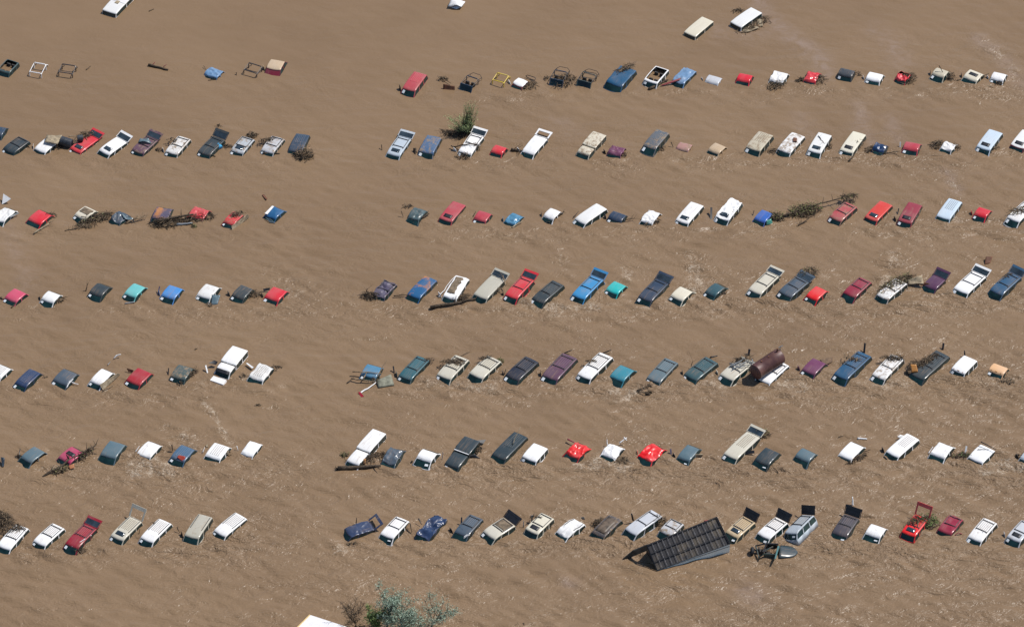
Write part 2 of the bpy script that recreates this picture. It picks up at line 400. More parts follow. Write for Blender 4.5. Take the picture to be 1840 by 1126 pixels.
        mb.add(q+[v+th for v in q], [(0, 1, 2, 3), (4, 7, 6, 5), (0, 4, 5, 1), (1, 5, 6, 2), (2, 6, 7, 3)])
        mb.build('open_door', pm if rnd.random() < .6 else TRIM, root)
    return root
def cage(root, L, W, pm, rnd):
    a, b = max(.6, L/2), max(.6, W/2); z = .55
    mb = MB()
    mb.tube([(a, -b, -.4), (a, -b, z*.75), (a, -b+.1, z*.85), (a, b-.1, z*.85), (a, b, z*.75), (a, b, -.4)], .05, 6)
    mb.build('front_hoop', pm, root)
    mb = MB(); mb.tube([(-a*.5, -b, -.4), (-a*.5, -b, z), (-a*.5, -b+.1, z+.1), (-a*.5, b-.1, z+.1), (-a*.5, b, z), (-a*.5, b, -.4)], .055, 6)
    mb.build('main_hoop', pm, root)
    for sy in (-1, 1):
        mb = MB(); mb.tube([(-a*.5, sy*b, z), (a, sy*b, z*.75)], .035, 5); mb.build('side_bar', pm, root)
        mb = MB(); mb.tube([(-a*.5, sy*b*.9, z+.05), (-a*1.1, sy*b*.95, .25), (-a*1.5, sy*b*.95, -.2)], .045, 5); mb.build('rear_brace', pm, root)
def jeep(root, L, W, pm, rnd):
    b = max(.62, W/2); a = L/2+.1; z = .55
    mb = MB(); tl = Matrix.Rotation(R(-35), 3, 'Y')
    def P(q, t): return Vector((a-(-.35)*(1-t), q*b, -.05+t*(z+.02)))
    for p, r in (((-1, 1), (1, 1)), ((-1, 0), (-1, 1)), ((1, 0), (1, 1)), ((-1, .0), (1, .0))): mb.tube([P(*p), P(*r)], .05, 5)
    mb.build('windshield_frame', pm, root)
    mesh('windshield', [P(-.97, .02), P(.97, .02), P(.97, .97), P(-.97, .97)], [(0, 1, 2, 3)], GLASS, root)
    mb = MB(); mb.tube([(-.55, -b, -.3), (-.55, -b, z), (-.55, -b+.12, z+.12), (-.55, b-.12, z+.12), (-.55, b, z), (-.55, b, -.3)], .045, 6)
    mb.build('roll_bar', pm if rnd.random() < .5 else TRIM, root)
    for sy in (-1, 1):
        mb = MB(); mb.tube([(-.55, sy*b, z+.02), (a, sy*b, z-.02)], .03, 5); mb.build('side_bar', TRIM, root)
        mb = MB(); mb.box((-.15, sy*.3, .12), (.16, .42, .5), taper=.85); mb.build('seat', SEAT, root)
        mb = MB(); mb.tube([(-.55, sy*b, z), (-1.3, sy*b, .3), (-1.35, sy*b, -.2)], .03, 5); mb.build('rear_brace', TRIM, root)
    mb = MB(); mb.tube([(-1.3, -b, .3), (-1.45, -b*.6, .45), (-1.45, b*.6, .45), (-1.3, b, .3)], .025, 5); mb.build('soft_top_bow', TRIM, root)

VEHICLES = [
('suv',-48.15,36.43,-2.044,1.79,1.31,'darkteal',{'hole': True, 'nosheet': True, 'h': 0.47},'dark green wagon with open roof, leftmost in the left block of the top row'),
('cage',-45.25,36.11,-1.849,1.67,1.15,'white',{'h': 0.47},'white roll frame between green wagon and black frame, top row'),
('cage',-42.44,35.95,-1.815,1.38,1.38,'black',{'h': 0.47},'black roll frame between white frame and blue sedan, top row'),
('sedan',-28.47,35.71,-2.095,1.11,1.47,'lightblue',{'crum': 0.1, 'noglass': True, 'nosheet': True, 'h': 0.28},'crumpled light blue sedan between black frame and black frame, top row'),
('cage',-24.71,36.05,-2.017,1.30,1.40,'black',{'h': 0.47},'black roll frame between blue sedan and tan sedan, top row'),
('sedan',-22.60,36.65,-1.862,1.34,1.40,'tan',{'body2': 'maroon', 'nosheet': True, 'h': 0.47, 'maroonfront': True},'tan sedan, rightmost in the left block of the top row'),
('jeep',-4.04,33.84,-2.052,1.02,1.21,'navy',{'h': 0.47},'navy open off-roader between red minivan and yellow frame, top row'),
('cage',-1.03,34.51,-2.015,1.30,1.15,'yellow',{'h': 0.47},'yellow roll frame between navy off-roader and white sedan, top row'),
('van',-9.25,33.93,-1.985,2.62,1.31,'fadedred',{'ribs': True, 'h': 0.58},'faded red minivan, leftmost in the right block of the top row'),
('sedan',0.80,34.05,-2.153,0.95,1.10,'white',{'crum': 0.03, 'h': 0.32, 'body2': 'maroon', 'nosheet': True},'white sedan between yellow frame and navy off-roader, top row'),
('jeep',4.48,34.78,-1.894,1.16,1.29,'navy',{'h': 0.47},'navy open off-roader between white sedan and green off-roader, top row'),
('jeep',7.13,34.41,-1.987,0.95,1.40,'darkteal',{'h': 0.47},'dark green open off-roader between navy off-roader and blue minivan, top row'),
('van',10.42,34.80,-2.079,2.81,1.69,'blue3',{'crum': 0.05, 'h': 0.56, 'nosheet': True},'blue minivan between green off-roader and white wagon, top row'),
('suv',13.79,35.06,-2.072,2.42,1.42,'white',{'hole': True, 'h': 0.47},'white wagon with open roof between blue minivan and blue pickup, top row'),
('pickup',16.42,35.03,-2.109,2.32,1.31,'lightblue',{'crum': 0.09, 'nosheet': True, 'h': 0.42},'crumpled light blue pickup between white wagon and silver sedan, top row'),
('sedan',19.22,34.66,-1.998,0.95,1.33,'silver2',{'nosheet': True, 'h': 0.2, 'noglass': True},'silver sedan between blue pickup and red sedan, top row'),
('sedan',22.19,34.76,-1.933,0.95,1.28,'red',{'nosheet': True, 'h': 0.37},'red sedan between silver sedan and white sedan, top row'),
('sedan',25.46,34.94,-1.991,1.35,1.38,'white',{'crum': 0.09, 'nosheet': True, 'h': 0.37},'crumpled white sedan between red sedan and red sedan, top row'),
('sedan',28.60,34.91,-1.913,1.27,1.11,'red',{'crum': 0.1, 'nosheet': True, 'h': 0.37},'crumpled red sedan between white sedan and slate wagon, top row'),
('suv',31.91,35.36,-1.959,0.95,1.40,'slate',{'h': 0.51},'dark slate wagon between red sedan and white sedan, top row'),
('sedan',34.60,34.89,-1.973,1.02,1.40,'white',{'h': 0.37},'white sedan between slate wagon and red sedan, top row'),
('sedan',37.31,35.01,-2.106,1.13,1.13,'red',{'crum': 0.14, 'nosheet': True, 'tornback': True, 'h': 0.37},'crumpled red sedan between white sedan and beige sedan, top row'),
('sedan',40.89,35.43,-2.117,0.95,1.24,'beige',{'h': 0.47},'beige sedan between red sedan and cream sedan, top row'),
('sedan',44.02,35.08,-2.150,1.22,1.43,'cream',{'sun': True, 'sunblack': True, 'nosheet': True, 'h': 0.39},'cream sedan with sunroof between beige sedan and white sedan, top row'),
('sedan',46.42,34.97,-1.978,0.95,1.24,'white',{'h': 0.35},'white sedan, rightmost in the right block of the top row'),
('sedan',-48.27,26.44,-1.882,1.11,1.10,'navy',{'nosheet': True, 'h': 0.37},'navy sedan, leftmost in the left block of the second row'),
('van',-46.42,24.37,-2.239,2.10,1.40,'slate2',{'rack': True, 'h': 0.33},'dark slate minivan with roof rack between navy sedan and white minivan, second row'),
('van',-43.53,24.50,-2.169,2.22,1.31,'white',{'h': 0.32, 'nosheet': True},'white minivan between slate minivan and red minivan, second row'),
('van',-40.07,24.63,-2.226,2.48,1.31,'red',{'hatch': 18.0, 'sun': True, 'h': 0.28},'red minivan with raised tailgate and sunroof between white minivan and white minivan, second row'),
('van',-37.36,24.16,-2.253,2.30,1.31,'white',{'hatch': 22.0, 'sun': True, 'h': 0.37, 'nosheet': True},'white minivan with raised tailgate and sunroof between red minivan and purple minivan, second row'),
('van',-34.39,24.37,-2.123,2.30,1.34,'purple',{'hatch': 22.0, 'rack': True, 'muddy': True, 'h': 0.33},'mud-streaked purple minivan with raised tailgate between white minivan and white minivan, second row'),
('van',-31.26,24.28,-2.028,2.46,1.31,'white2',{'rack': True, 'muddy': True, 'h': 0.37},'mud-streaked white minivan with roof rack between purple minivan and slate minivan, second row'),
('van',-28.14,24.20,-2.096,2.49,1.34,'slate2',{'rack': True, 'hatch': 35.0, 'h': 0.37},'dark slate minivan with raised tailgate between white minivan and grey minivan, second row'),
('van',-25.22,24.41,-2.032,2.14,1.31,'silver',{'sun': True, 'rack': True, 'muddy': True, 'h': 0.33},'mud-streaked pale grey minivan with sunroof between slate minivan and silver minivan, second row'),
('van',-22.40,24.46,-2.014,2.19,1.31,'silver2',{'rack': True, 'muddy': True, 'h': 0.32},'mud-streaked silver minivan with roof rack between grey minivan and navy minivan, second row'),
('van',-19.95,24.69,-1.834,2.44,1.31,'navy',{'ribs': True, 'h': 0.37, 'nosheet': True},'navy minivan, rightmost in the left block of the second row'),
('van',-10.57,24.19,-1.962,2.57,1.32,'silver',{'hatch': 15.0, 'rack': True, 'sun': True, 'h': 0.35, 'nosheet': True},'pale grey minivan with raised tailgate and sunroof, leftmost in right block of second row'),
('van',-7.65,24.36,-1.887,2.38,1.42,'blue2',{'muddy': True, 'h': 0.43},'mud-streaked blue minivan between grey minivan and white minivan, second row'),
('van',-3.81,24.46,-1.994,2.70,1.31,'white',{'rack': True, 'hatch': 18.0, 'h': 0.41, 'crum': 0.04},'white minivan with raised tailgate between blue minivan and red sedan, second row'),
('sedan',-1.23,23.60,-2.025,0.95,1.14,'red',{'nosheet': True, 'h': 0.37},'red sedan between white minivan and white minivan, second row'),
('van',2.15,24.33,-2.065,2.54,1.31,'white',{'hatch': 10.0, 'hatchring': True, 'nosheet': True, 'crum': 0.04, 'h': 0.39},'white minivan with raised tailgate between red sedan and cream pickup, second row'),
('pickupcap',7.47,24.38,-2.085,3.21,1.35,'cream',{'split': 0.3, 'nosheet': True, 'h': 0.58, 'ribs': True, 'muddy': True},'mud-streaked cream pickup with camper shell between white minivan and plum sedan, second row'),
('sedan',9.77,23.48,-1.959,1.04,1.31,'purple2',{'crum': 0.08, 'nosheet': True, 'noglass': True, 'h': 0.37},'crumpled plum sedan between cream pickup and blue minivan, second row'),
('van',13.54,24.96,-2.078,2.62,1.31,'slate3',{'ribs': True, 'h': 0.58, 'muddy': True},'mud-streaked slate blue minivan between plum sedan and rose sedan, second row'),
('sedan',16.15,24.23,-2.014,0.95,1.22,'rose',{'nosheet': True, 'h': 0.22, 'muddy': True, 'noglass': True},'mud-streaked rose sedan between blue minivan and tan sedan, second row'),
('sedan',19.21,23.85,-2.191,1.14,1.20,'tan',{'nosheet': True, 'noglass': True, 'h': 0.33},'tan sedan between rose sedan and beige minivan, second row'),
('van',23.23,24.72,-2.075,2.63,1.49,'beige',{'h': 0.51, 'muddy': True, 'ribs': True},'mud-streaked beige minivan between tan sedan and white minivan, second row'),
('van',26.20,24.65,-2.108,2.77,1.38,'white',{'muddy': True, 'h': 0.39, 'nosheet': True},'mud-streaked white minivan between beige minivan and white minivan, second row'),
('van',28.86,24.55,-1.984,2.74,1.31,'white2',{'sun': True, 'h': 0.47},'white minivan with sunroof between white minivan and cream minivan, second row'),
('van',31.99,24.69,-2.039,2.95,1.31,'cream2',{'sun': True, 'sunblack': True, 'h': 0.43},'cream minivan with sunroof between white minivan and blue sedan, second row'),
('sedan',34.47,24.00,-2.025,0.95,1.10,'blue',{'crum': 0.1, 'nosheet': True, 'h': 0.37},'crumpled deep blue sedan between cream minivan and red sedan, second row'),
('sedan',37.46,24.12,-1.918,0.95,1.41,'fadedred',{'h': 0.37},'faded red sedan between blue sedan and white sedan, second row'),
('sedan',40.87,24.12,-2.065,1.00,1.12,'white',{'crum': 0.12, 'nosheet': True, 'h': 0.37},'crumpled white sedan between red sedan and blue minivan, second row'),
('van',44.82,25.00,-2.069,2.80,1.36,'paleblue',{'sun': True, 'sunblack': True, 'h': 0.47},'pale blue minivan with sunroof between white sedan and white minivan, second row'),
('van',47.97,25.13,-2.103,2.51,1.35,'white2',{'sun': True, 'sunblack': True, 'h': 0.42, 'body2': 'maroon', 'nosheet': True},'white minivan with sunroof, rightmost in the right block of the second row'),
('sedan',-46.77,13.87,-2.069,1.74,1.26,'white2',{'crum': 0.08, 'nosheet': True, 'h': 0.37},'crumpled white sedan, leftmost in the left block of the third row'),
('sedan',-43.44,13.50,-2.168,1.51,1.47,'red',{'nosheet': True, 'h': 0.37},'red sedan between white sedan and cream sedan, third row'),
('sedan',-39.28,14.13,-2.216,1.42,1.31,'cream',{'lining': 2.0, 'h': 0.37},'cream sedan with torn roof between red sedan and blue sedan, third row'),
('sedan',-36.10,13.58,-2.190,1.16,1.16,'slate3',{'crum': 0.13, 'nosheet': True, 'h': 0.37},'crumpled slate blue sedan between cream sedan and grey-purple sedan, third row'),
('sedan',-32.24,14.08,-1.814,1.47,1.47,'purple3',{'crum': 0.05, 'nosheet': True, 'rusty': True, 'h': 0.37},'grey-purple sedan with rust patches between blue sedan and red sedan, third row'),
('sedan',-28.84,14.13,-2.013,1.28,1.47,'red',{'crum': 0.07, 'nosheet': True, 'h': 0.37},'crumpled red sedan between grey-purple sedan and red sedan, third row'),
('sedan',-25.62,13.37,-2.101,1.57,1.10,'red',{'muddy': True, 'crum': 0.04, 'h': 0.37},'mud-streaked red sedan between red sedan and blue sedan, third row'),
('sedan',-21.86,14.17,-2.164,1.34,1.19,'blue2',{'crum': 0.05, 'nosheet': True, 'h': 0.37},'blue sedan, rightmost in the left block of the third row'),
('sedan',-8.74,14.01,-2.019,1.39,1.17,'darkteal2',{'crum': 0.08, 'nosheet': True, 'h': 0.37},'crumpled dark teal sedan, leftmost in the right block of the third row'),
('pickuplong',-5.47,14.38,-2.046,2.69,1.31,'fadedred',{'sun': True, 'sunblack': True, 'nosheet': True, 'h': 0.33},'faded red pickup with sunroof between teal sedan and red sedan, third row'),
('sedan',-2.71,13.65,-2.024,1.12,1.21,'fadedred',{'crum': 0.03, 'h': 0.37},'faded red sedan between red pickup and blue sedan, third row'),
('sedan',0.17,13.36,-2.139,1.28,1.10,'lightblue2',{'crum': 0.08, 'nosheet': True, 'h': 0.28},'crumpled steel blue sedan between red sedan and white sedan, third row'),
('sedan',3.70,14.01,-2.152,1.21,1.11,'white',{'crum': 0.04, 'nosheet': True, 'noglass': True, 'h': 0.37},'white sedan between blue sedan and white minivan, third row'),
('van',7.31,13.93,-2.336,2.83,1.31,'white2',{'h': 0.43},'white minivan between white sedan and navy sedan, third row'),
('sedan',9.68,13.61,-2.063,0.95,1.35,'navy2',{'h': 0.37},'navy sedan between white minivan and white sedan, third row'),
('sedan',12.75,13.57,-2.044,1.46,1.17,'white',{'crum': 0.12, 'nosheet': True, 'noglass': True, 'h': 0.37},'crumpled white sedan between navy sedan and white minivan, third row'),
('van',16.39,14.14,-2.098,2.85,1.32,'white',{'sun': True, 'h': 0.39},'white minivan with sunroof between white sedan and white minivan, third row'),
('van',20.04,14.57,-2.085,2.83,1.31,'white',{'sun': True, 'h': 0.47, 'crum': 0.12},'crumpled white minivan with sunroof between white minivan and blue sedan, third row'),
('sedan',23.16,13.65,-2.156,1.37,1.14,'brightblue2',{'nosheet': True, 'h': 0.37},'royal blue sedan between white minivan and red minivan, third row'),
('van',30.52,14.20,-2.223,2.47,1.31,'fadedred',{'muddy': True, 'rack': True, 'h': 0.47},'mud-streaked faded red minivan with roof rack between blue sedan and orange-red minivan, third row'),
('van',33.81,14.41,-2.174,2.66,1.31,'red2',{'sun': True, 'h': 0.37, 'nosheet': True},'orange-red minivan with sunroof between red minivan and maroon minivan, third row'),
('van',36.67,14.11,-1.983,2.78,1.31,'maroon2',{'sun': True, 'sunblack': True, 'h': 0.42},'maroon minivan with sunroof between orange-red minivan and blue minivan, third row'),
('van',40.34,14.73,-2.048,2.78,1.33,'paleblue',{'ribs': True, 'h': 0.37, 'nosheet': True},'pale blue minivan between maroon minivan and red sedan, third row'),
('sedan',43.36,14.21,-2.099,1.02,1.18,'red',{'h': 0.37},'red sedan between blue minivan and white minivan, third row'),
('van',46.99,14.24,-2.216,2.85,1.31,'white',{'rack': True, 'h': 0.47},'white minivan with roof rack, rightmost in the right block of the third row'),
('sedan',-44.78,2.22,-2.184,1.33,1.32,'pink',{'h': 0.37},'pink sedan, leftmost in the left block of the fourth row'),
('sedan',-41.59,2.00,-2.057,1.10,1.26,'white2',{'h': 0.37},'white sedan between pink sedan and slate sedan, fourth row'),
('sedan',-37.25,3.02,-2.086,1.28,1.31,'slate2',{'h': 0.37},'dark slate sedan between white sedan and turquoise sedan, fourth row'),
('sedan',-34.06,2.94,-2.107,1.48,1.21,'turq2',{'h': 0.37},'pale turquoise sedan between slate sedan and blue sedan, fourth row'),
('sedan',-30.69,2.70,-2.047,1.43,1.35,'brightblue',{'h': 0.37},'bright blue sedan between turquoise sedan and white sedan, fourth row'),
('sedan',-27.44,2.80,-2.030,1.60,1.36,'white2',{'h': 0.37},'white sedan between blue sedan and slate sedan, fourth row'),
('sedan',-24.33,2.70,-2.107,1.49,1.25,'slate2',{'h': 0.37},'dark slate sedan between white sedan and red sedan, fourth row'),
('sedan',-21.29,2.42,-2.089,1.47,1.43,'red',{'h': 0.37},'red sedan, rightmost in the left block of the fourth row'),
('van',-11.50,3.13,-2.070,2.19,1.31,'purple3',{'crum': 0.12, 'nosheet': True, 'rack': True, 'h': 0.37},'crumpled grey-purple minivan with roof rack, leftmost in the right block of the fourth row'),
('van',-8.09,3.37,-2.119,2.87,1.31,'blue2',{'nosheet': True, 'rusty': True, 'h': 0.39, 'sheetr': True},'blue minivan with rust patches between grey-purple minivan and white minivan, fourth row'),
('van',-5.02,3.38,-1.966,2.92,1.31,'white',{'lining': 1.0, 'crum': 0.05, 'nosheet': True, 'h': 0.39},'white minivan with torn roof between blue minivan and beige minivan, fourth row'),
('van',-2.05,3.31,-2.122,2.94,1.41,'beige2',{'hatch': 22.0, 'nosheet': True, 'h': 0.43},'beige minivan with raised tailgate between white minivan and red minivan, fourth row'),
('van',0.70,3.27,-2.126,2.76,1.31,'red',{'hatch': 22.0, 'rack': True, 'h': 0.43},'red minivan with raised tailgate between beige minivan and slate minivan, fourth row'),
('van',3.29,2.72,-2.216,3.00,1.31,'slate2',{'rack': True, 'ribs': True, 'h': 0.39},'dark slate minivan with roof rack between red minivan and blue minivan, fourth row'),
('van',6.88,3.26,-2.157,3.02,1.35,'brightblue3',{'hatch': 28.0, 'rack': True, 'h': 0.47},'sky blue minivan with raised tailgate between slate minivan and turquoise sedan, fourth row'),
('sedan',9.41,3.30,-2.170,1.31,1.25,'turq',{'h': 0.37},'turquoise sedan between blue minivan and navy minivan, fourth row'),
('van',12.81,2.95,-2.146,2.85,1.38,'navy2',{'hatch': 22.0, 'rack': True, 'h': 0.41},'navy minivan with raised tailgate between turquoise sedan and cream sedan, fourth row'),
('sedan',15.31,2.45,-2.204,1.44,1.33,'cream',{'h': 0.37},'cream sedan between navy minivan and teal sedan, fourth row'),
('sedan',18.37,3.03,-2.264,1.35,1.12,'darkteal2',{'h': 0.37},'dark teal sedan between cream sedan and off-white minivan, fourth row'),
('van',22.80,3.88,-2.182,2.90,1.34,'cream3',{'rack': True, 'hatch': 12.0, 'h': 0.47},'off-white minivan with raised tailgate between teal sedan and blue minivan, fourth row'),
('van',25.51,3.36,-2.251,2.62,1.41,'slate3',{'rack': True, 'hatch': 12.0, 'h': 0.45},'slate blue minivan with raised tailgate between off-white minivan and red sedan, fourth row'),
('sedan',27.51,2.51,-2.221,1.51,1.19,'red3',{'h': 0.37},'bright red sedan between blue minivan and maroon minivan, fourth row'),
('van',31.25,3.31,-2.209,2.53,1.31,'maroon2',{'rack': True, 'h': 0.43, 'nosheet': True},'maroon minivan with roof rack between red sedan and white minivan, fourth row'),
('van',34.35,3.04,-2.261,2.83,1.31,'white',{'rack': True, 'h': 0.43, 'nosheet': True, 'muddy': True},'mud-streaked white minivan with roof rack between maroon minivan and purple minivan, fourth row'),
('van',38.28,4.13,-2.218,1.55,1.31,'purple',{'hatch': 30.0, 'nosheet': True, 'h': 0.33},'purple minivan with raised tailgate between white minivan and white minivan, fourth row'),
('van',41.46,3.97,-2.219,2.92,1.52,'white',{'hatch': 25.0, 'rack': True, 'h': 0.43},'white minivan with raised tailgate between purple minivan and blue minivan, fourth row'),
('van',44.70,3.88,-2.238,2.96,1.34,'blue3',{'hatch': 25.0, 'rack': True, 'h': 0.41, 'nosheet': True, 'sheetr': True},'blue minivan with raised tailgate, rightmost in the right block of the fourth row'),
('sedan',-45.36,-8.36,-2.129,1.43,1.30,'white',{'ribs': True, 'h': 0.37},'white sedan, leftmost in the left block of the fifth row'),
('sedan',-42.79,-9.26,-2.133,2.08,1.19,'blue',{'ribs': True, 'h': 0.41},'deep blue sedan between white sedan and blue sedan, fifth row'),
('sedan',-39.51,-9.10,-2.114,1.57,1.47,'slate3',{'white2pillar': True, 'h': 0.37},'slate blue sedan between blue sedan and white sedan, fifth row'),
('sedan',-36.30,-9.07,-2.109,1.69,1.18,'white',{'h': 0.37},'white sedan between blue sedan and red sedan, fifth row'),
('sedan',-32.98,-9.04,-2.129,1.74,1.47,'red5',{'h': 0.37},'dull red sedan between white sedan and green sedan, fifth row'),
('sedan',-29.23,-8.44,-1.982,1.53,1.41,'darkteal',{'muddy': True, 'h': 0.37},'mud-streaked dark green sedan between red sedan and white pickup, fifth row'),
('pickupcap',-24.87,-6.95,-2.028,3.17,1.48,'white',{'split': 0.28, 'nosheet': True, 'h': 0.65, 'cabhood': True},'white pickup with camper shell between green sedan and white sedan, fifth row'),
('sedan',-22.21,-8.42,-2.040,1.83,1.43,'white2',{'crum': 0.07, 'nosheet': True, 'ribs': True, 'h': 0.37},'crumpled white sedan, rightmost in the left block of the fifth row'),
('sedan',-12.43,-8.29,-1.966,1.32,1.43,'lightblue2',{'h': 0.37},'steel blue sedan, leftmost in the right block of the fifth row'),
('van',-8.64,-7.83,-2.114,3.02,1.31,'teal',{'rack': True, 'ribs': True, 'h': 0.37},'teal minivan with roof rack between blue sedan and off-white minivan, fifth row'),
('van',-5.19,-7.81,-2.134,2.91,1.46,'cream3',{'rack': True, 'ribs': True, 'h': 0.43},'off-white minivan with roof rack between teal minivan and off-white minivan, fifth row'),
('van',-2.34,-7.81,-2.182,2.71,1.45,'cream3',{'rack': True, 'ribs': True, 'h': 0.43, 'nosheet': True},'off-white minivan with roof rack between off-white minivan and black minivan, fifth row'),
('van',0.93,-7.98,-2.196,2.92,1.45,'dark',{'rack': True, 'ribs': True, 'h': 0.43},'black minivan with roof rack between off-white minivan and purple minivan, fifth row'),
('van',4.27,-7.74,-2.125,3.33,1.54,'purple',{'rack': True, 'ribs': True, 'h': 0.43},'purple minivan with roof rack between black minivan and white minivan, fifth row'),
('van',7.40,-7.63,-2.169,3.46,1.40,'white',{'rack': True, 'ribs': True, 'h': 0.43},'white minivan with roof rack between purple minivan and teal sedan, fifth row'),
('sedan',9.76,-8.57,-2.171,1.60,1.44,'teal2',{'nosheet': True, 'sheetr': True, 'h': 0.37},'teal sedan between white minivan and grey-blue minivan, fifth row'),
('van',13.36,-8.19,-2.132,3.03,1.36,'slate4',{'rack': True, 'ribs': True, 'h': 0.39},'grey-blue minivan with roof rack between teal sedan and teal minivan, fifth row'),
('van',16.79,-7.98,-2.277,2.91,1.43,'teal3',{'rack': True, 'ribs': True, 'h': 0.41},'dark teal minivan with roof rack between grey-blue minivan and off-white minivan, fifth row'),
('van',20.02,-7.98,-2.273,3.02,1.47,'cream3',{'rack': True, 'h': 0.43},'off-white minivan with roof rack between teal minivan and white minivan, fifth row'),
('van',23.13,-8.22,-2.227,2.87,1.45,'white',{'rack': True, 'ribs': True, 'h': 0.26, 'nosheet': True},'white minivan with roof rack between off-white minivan and plum sedan, fifth row'),
('sedan',26.78,-7.66,-2.178,1.75,1.32,'purple2',{'h': 0.37},'plum sedan between white minivan and blue minivan, fifth row'),
('van',30.23,-7.60,-2.207,3.82,1.41,'blue3',{'rack': True, 'ribs': True, 'h': 0.47},'blue minivan with roof rack between plum sedan and white minivan, fifth row'),
('van',33.37,-7.79,-2.178,3.16,1.32,'white',{'rack': True, 'muddy': True, 'h': 0.47},'mud-streaked white minivan with roof rack between blue minivan and slate minivan, fifth row'),
('van',37.10,-7.47,-2.244,3.89,1.46,'slate2',{'rack': True, 'ribs': True, 'h': 0.39, 'nosheet': True},'dark slate minivan with roof rack between white minivan and white wagon, fifth row'),
('suv',40.12,-7.60,-2.191,2.12,1.37,'white',{'h': 0.51, 'lights': True},'white wagon with roof lights between slate minivan and peach sedan, fifth row'),
('sedan',43.10,-8.06,-2.125,0.95,1.42,'peach',{'h': 0.39, 'lights': True},'peach sedan with roof lights, rightmost in the right block of the fifth row'),
('sedan',-41.57,-19.44,-2.246,1.61,1.26,'slate4',{'nosheet': True, 'noglass': True, 'h': 0.37},'grey-blue sedan, leftmost in the left block of the sixth row'),
('sedan',-38.28,-19.50,-2.247,1.56,1.36,'pink2',{'sun': True, 'sunblack': True, 'nosheet': True, 'h': 0.37},'raspberry sedan with sunroof between grey-blue sedan and grey-blue sedan, sixth row'),
('sedan',-34.67,-18.76,-1.989,1.76,1.47,'slate4',{'nosheet': True, 'h': 0.37},'grey-blue sedan between raspberry sedan and white sedan, sixth row'),
('sedan',-31.56,-18.65,-2.075,1.69,1.36,'white',{'crum': 0.03, 'nosheet': True, 'h': 0.26},'white sedan between grey-blue sedan and blue sedan, sixth row'),
('sedan',-28.58,-19.27,-2.076,1.67,1.36,'blue4',{'ribs': True, 'h': 0.37},'denim blue sedan between white sedan and white sedan, sixth row'),
('sedan',-25.58,-19.00,-2.020,1.65,1.47,'white',{'ribs': True, 'nosheet': True, 'h': 0.37},'white sedan between blue sedan and white sedan, sixth row'),
('sedan',-22.65,-18.53,-2.032,1.60,1.15,'white',{'crum': 0.06, 'nosheet': True, 'h': 0.26},'white sedan, rightmost in the left block of the sixth row'),
('pickupcap',-12.66,-18.59,-2.099,4.43,1.31,'white',{'split': 0.36, 'nosheet': True, 'h': 0.58},'white pickup with camper shell, leftmost in the right block of the sixth row'),
('sedan',-10.33,-19.57,-1.958,1.75,1.23,'slate3',{'crum': 0.1, 'nosheet': True, 'h': 0.37},'crumpled slate blue sedan between white pickup and white sedan, sixth row'),
('sedan',-7.38,-19.68,-2.033,1.03,1.40,'white',{'h': 0.48, 'sheetr': True},'white sedan between blue sedan and slate pickup, sixth row'),
('pickupcap',-4.33,-19.26,-2.075,3.67,1.45,'slate2',{'split': 0.46, 'h': 0.56, 'wedge': True},'dark slate pickup with camper shell between white sedan and slate minivan, sixth row'),
('van',-0.16,-18.29,-2.149,3.44,1.38,'slate2',{'ribs': True, 'h': 0.39, 'nosheet': True},'dark slate minivan between slate pickup and white wagon, sixth row'),
('suv',2.01,-19.29,-2.119,1.93,1.42,'white',{'h': 0.47},'white wagon between slate minivan and red sedan, sixth row'),
('sedan',5.69,-18.86,-2.193,1.60,1.40,'red3',{'crum': 0.12, 'nosheet': True, 'h': 0.37},'crumpled bright red sedan between white wagon and white sedan, sixth row'),
('sedan',8.70,-18.96,-2.102,1.43,1.37,'white',{'crum': 0.12, 'nosheet': True, 'h': 0.37},'crumpled white sedan between red sedan and red sedan, sixth row'),
('sedan',12.17,-19.06,-2.220,1.74,1.47,'red3',{'crum': 0.12, 'nosheet': True, 'h': 0.28},'crumpled bright red sedan between white sedan and grey-blue sedan, sixth row'),
('sedan',15.33,-19.23,-2.110,1.67,1.17,'slate4',{'sheetr': True, 'crum': 0.03, 'h': 0.37},'grey-blue sedan between red sedan and off-white minivan, sixth row'),
('van',20.03,-18.30,-2.212,3.43,1.39,'cream3',{'hatch': 20.0, 'ribs': True, 'h': 0.43},'off-white minivan with raised tailgate between grey-blue sedan and slate sedan, sixth row'),
('sedan',22.15,-19.68,-2.152,1.81,1.39,'slate2',{'sheetr': True, 'h': 0.37},'dark slate sedan between off-white minivan and grey-blue sedan, sixth row'),
('sedan',25.49,-19.47,-2.176,1.10,1.39,'slate4',{'h': 0.35, 'nosheet': True},'grey-blue sedan between slate sedan and white sedan, sixth row'),
('sedan',29.49,-18.89,-2.184,1.86,1.33,'white',{'nosheet': True, 'h': 0.32},'white sedan between grey-blue sedan and white minivan, sixth row'),
('van',34.01,-18.34,-2.272,2.93,1.33,'white',{'h': 0.47, 'nosheet': True, 'ribs': True},'white minivan between white sedan and white sedan, sixth row'),
('sedan',37.36,-18.87,-2.112,1.53,1.37,'white',{'crum': 0.05, 'nosheet': True, 'h': 0.37},'white sedan between white minivan and white sedan, sixth row'),
('sedan',40.80,-19.25,-2.201,1.89,1.45,'white',{'crum': 0.03, 'nosheet': True, 'h': 0.3},'white sedan between white sedan and grey sedan, sixth row'),
('sedan',45.12,-19.53,-2.178,1.61,1.36,'silver',{'nosheet': True, 'h': 0.37},'pale grey sedan, rightmost in the right block of the sixth row'),
('van',-42.47,-30.00,-2.058,2.81,1.31,'white',{'rack': True, 'ribs': True, 'h': 0.39, 'nosheet': True},'white minivan with roof rack, leftmost in the left block of the bottom row'),
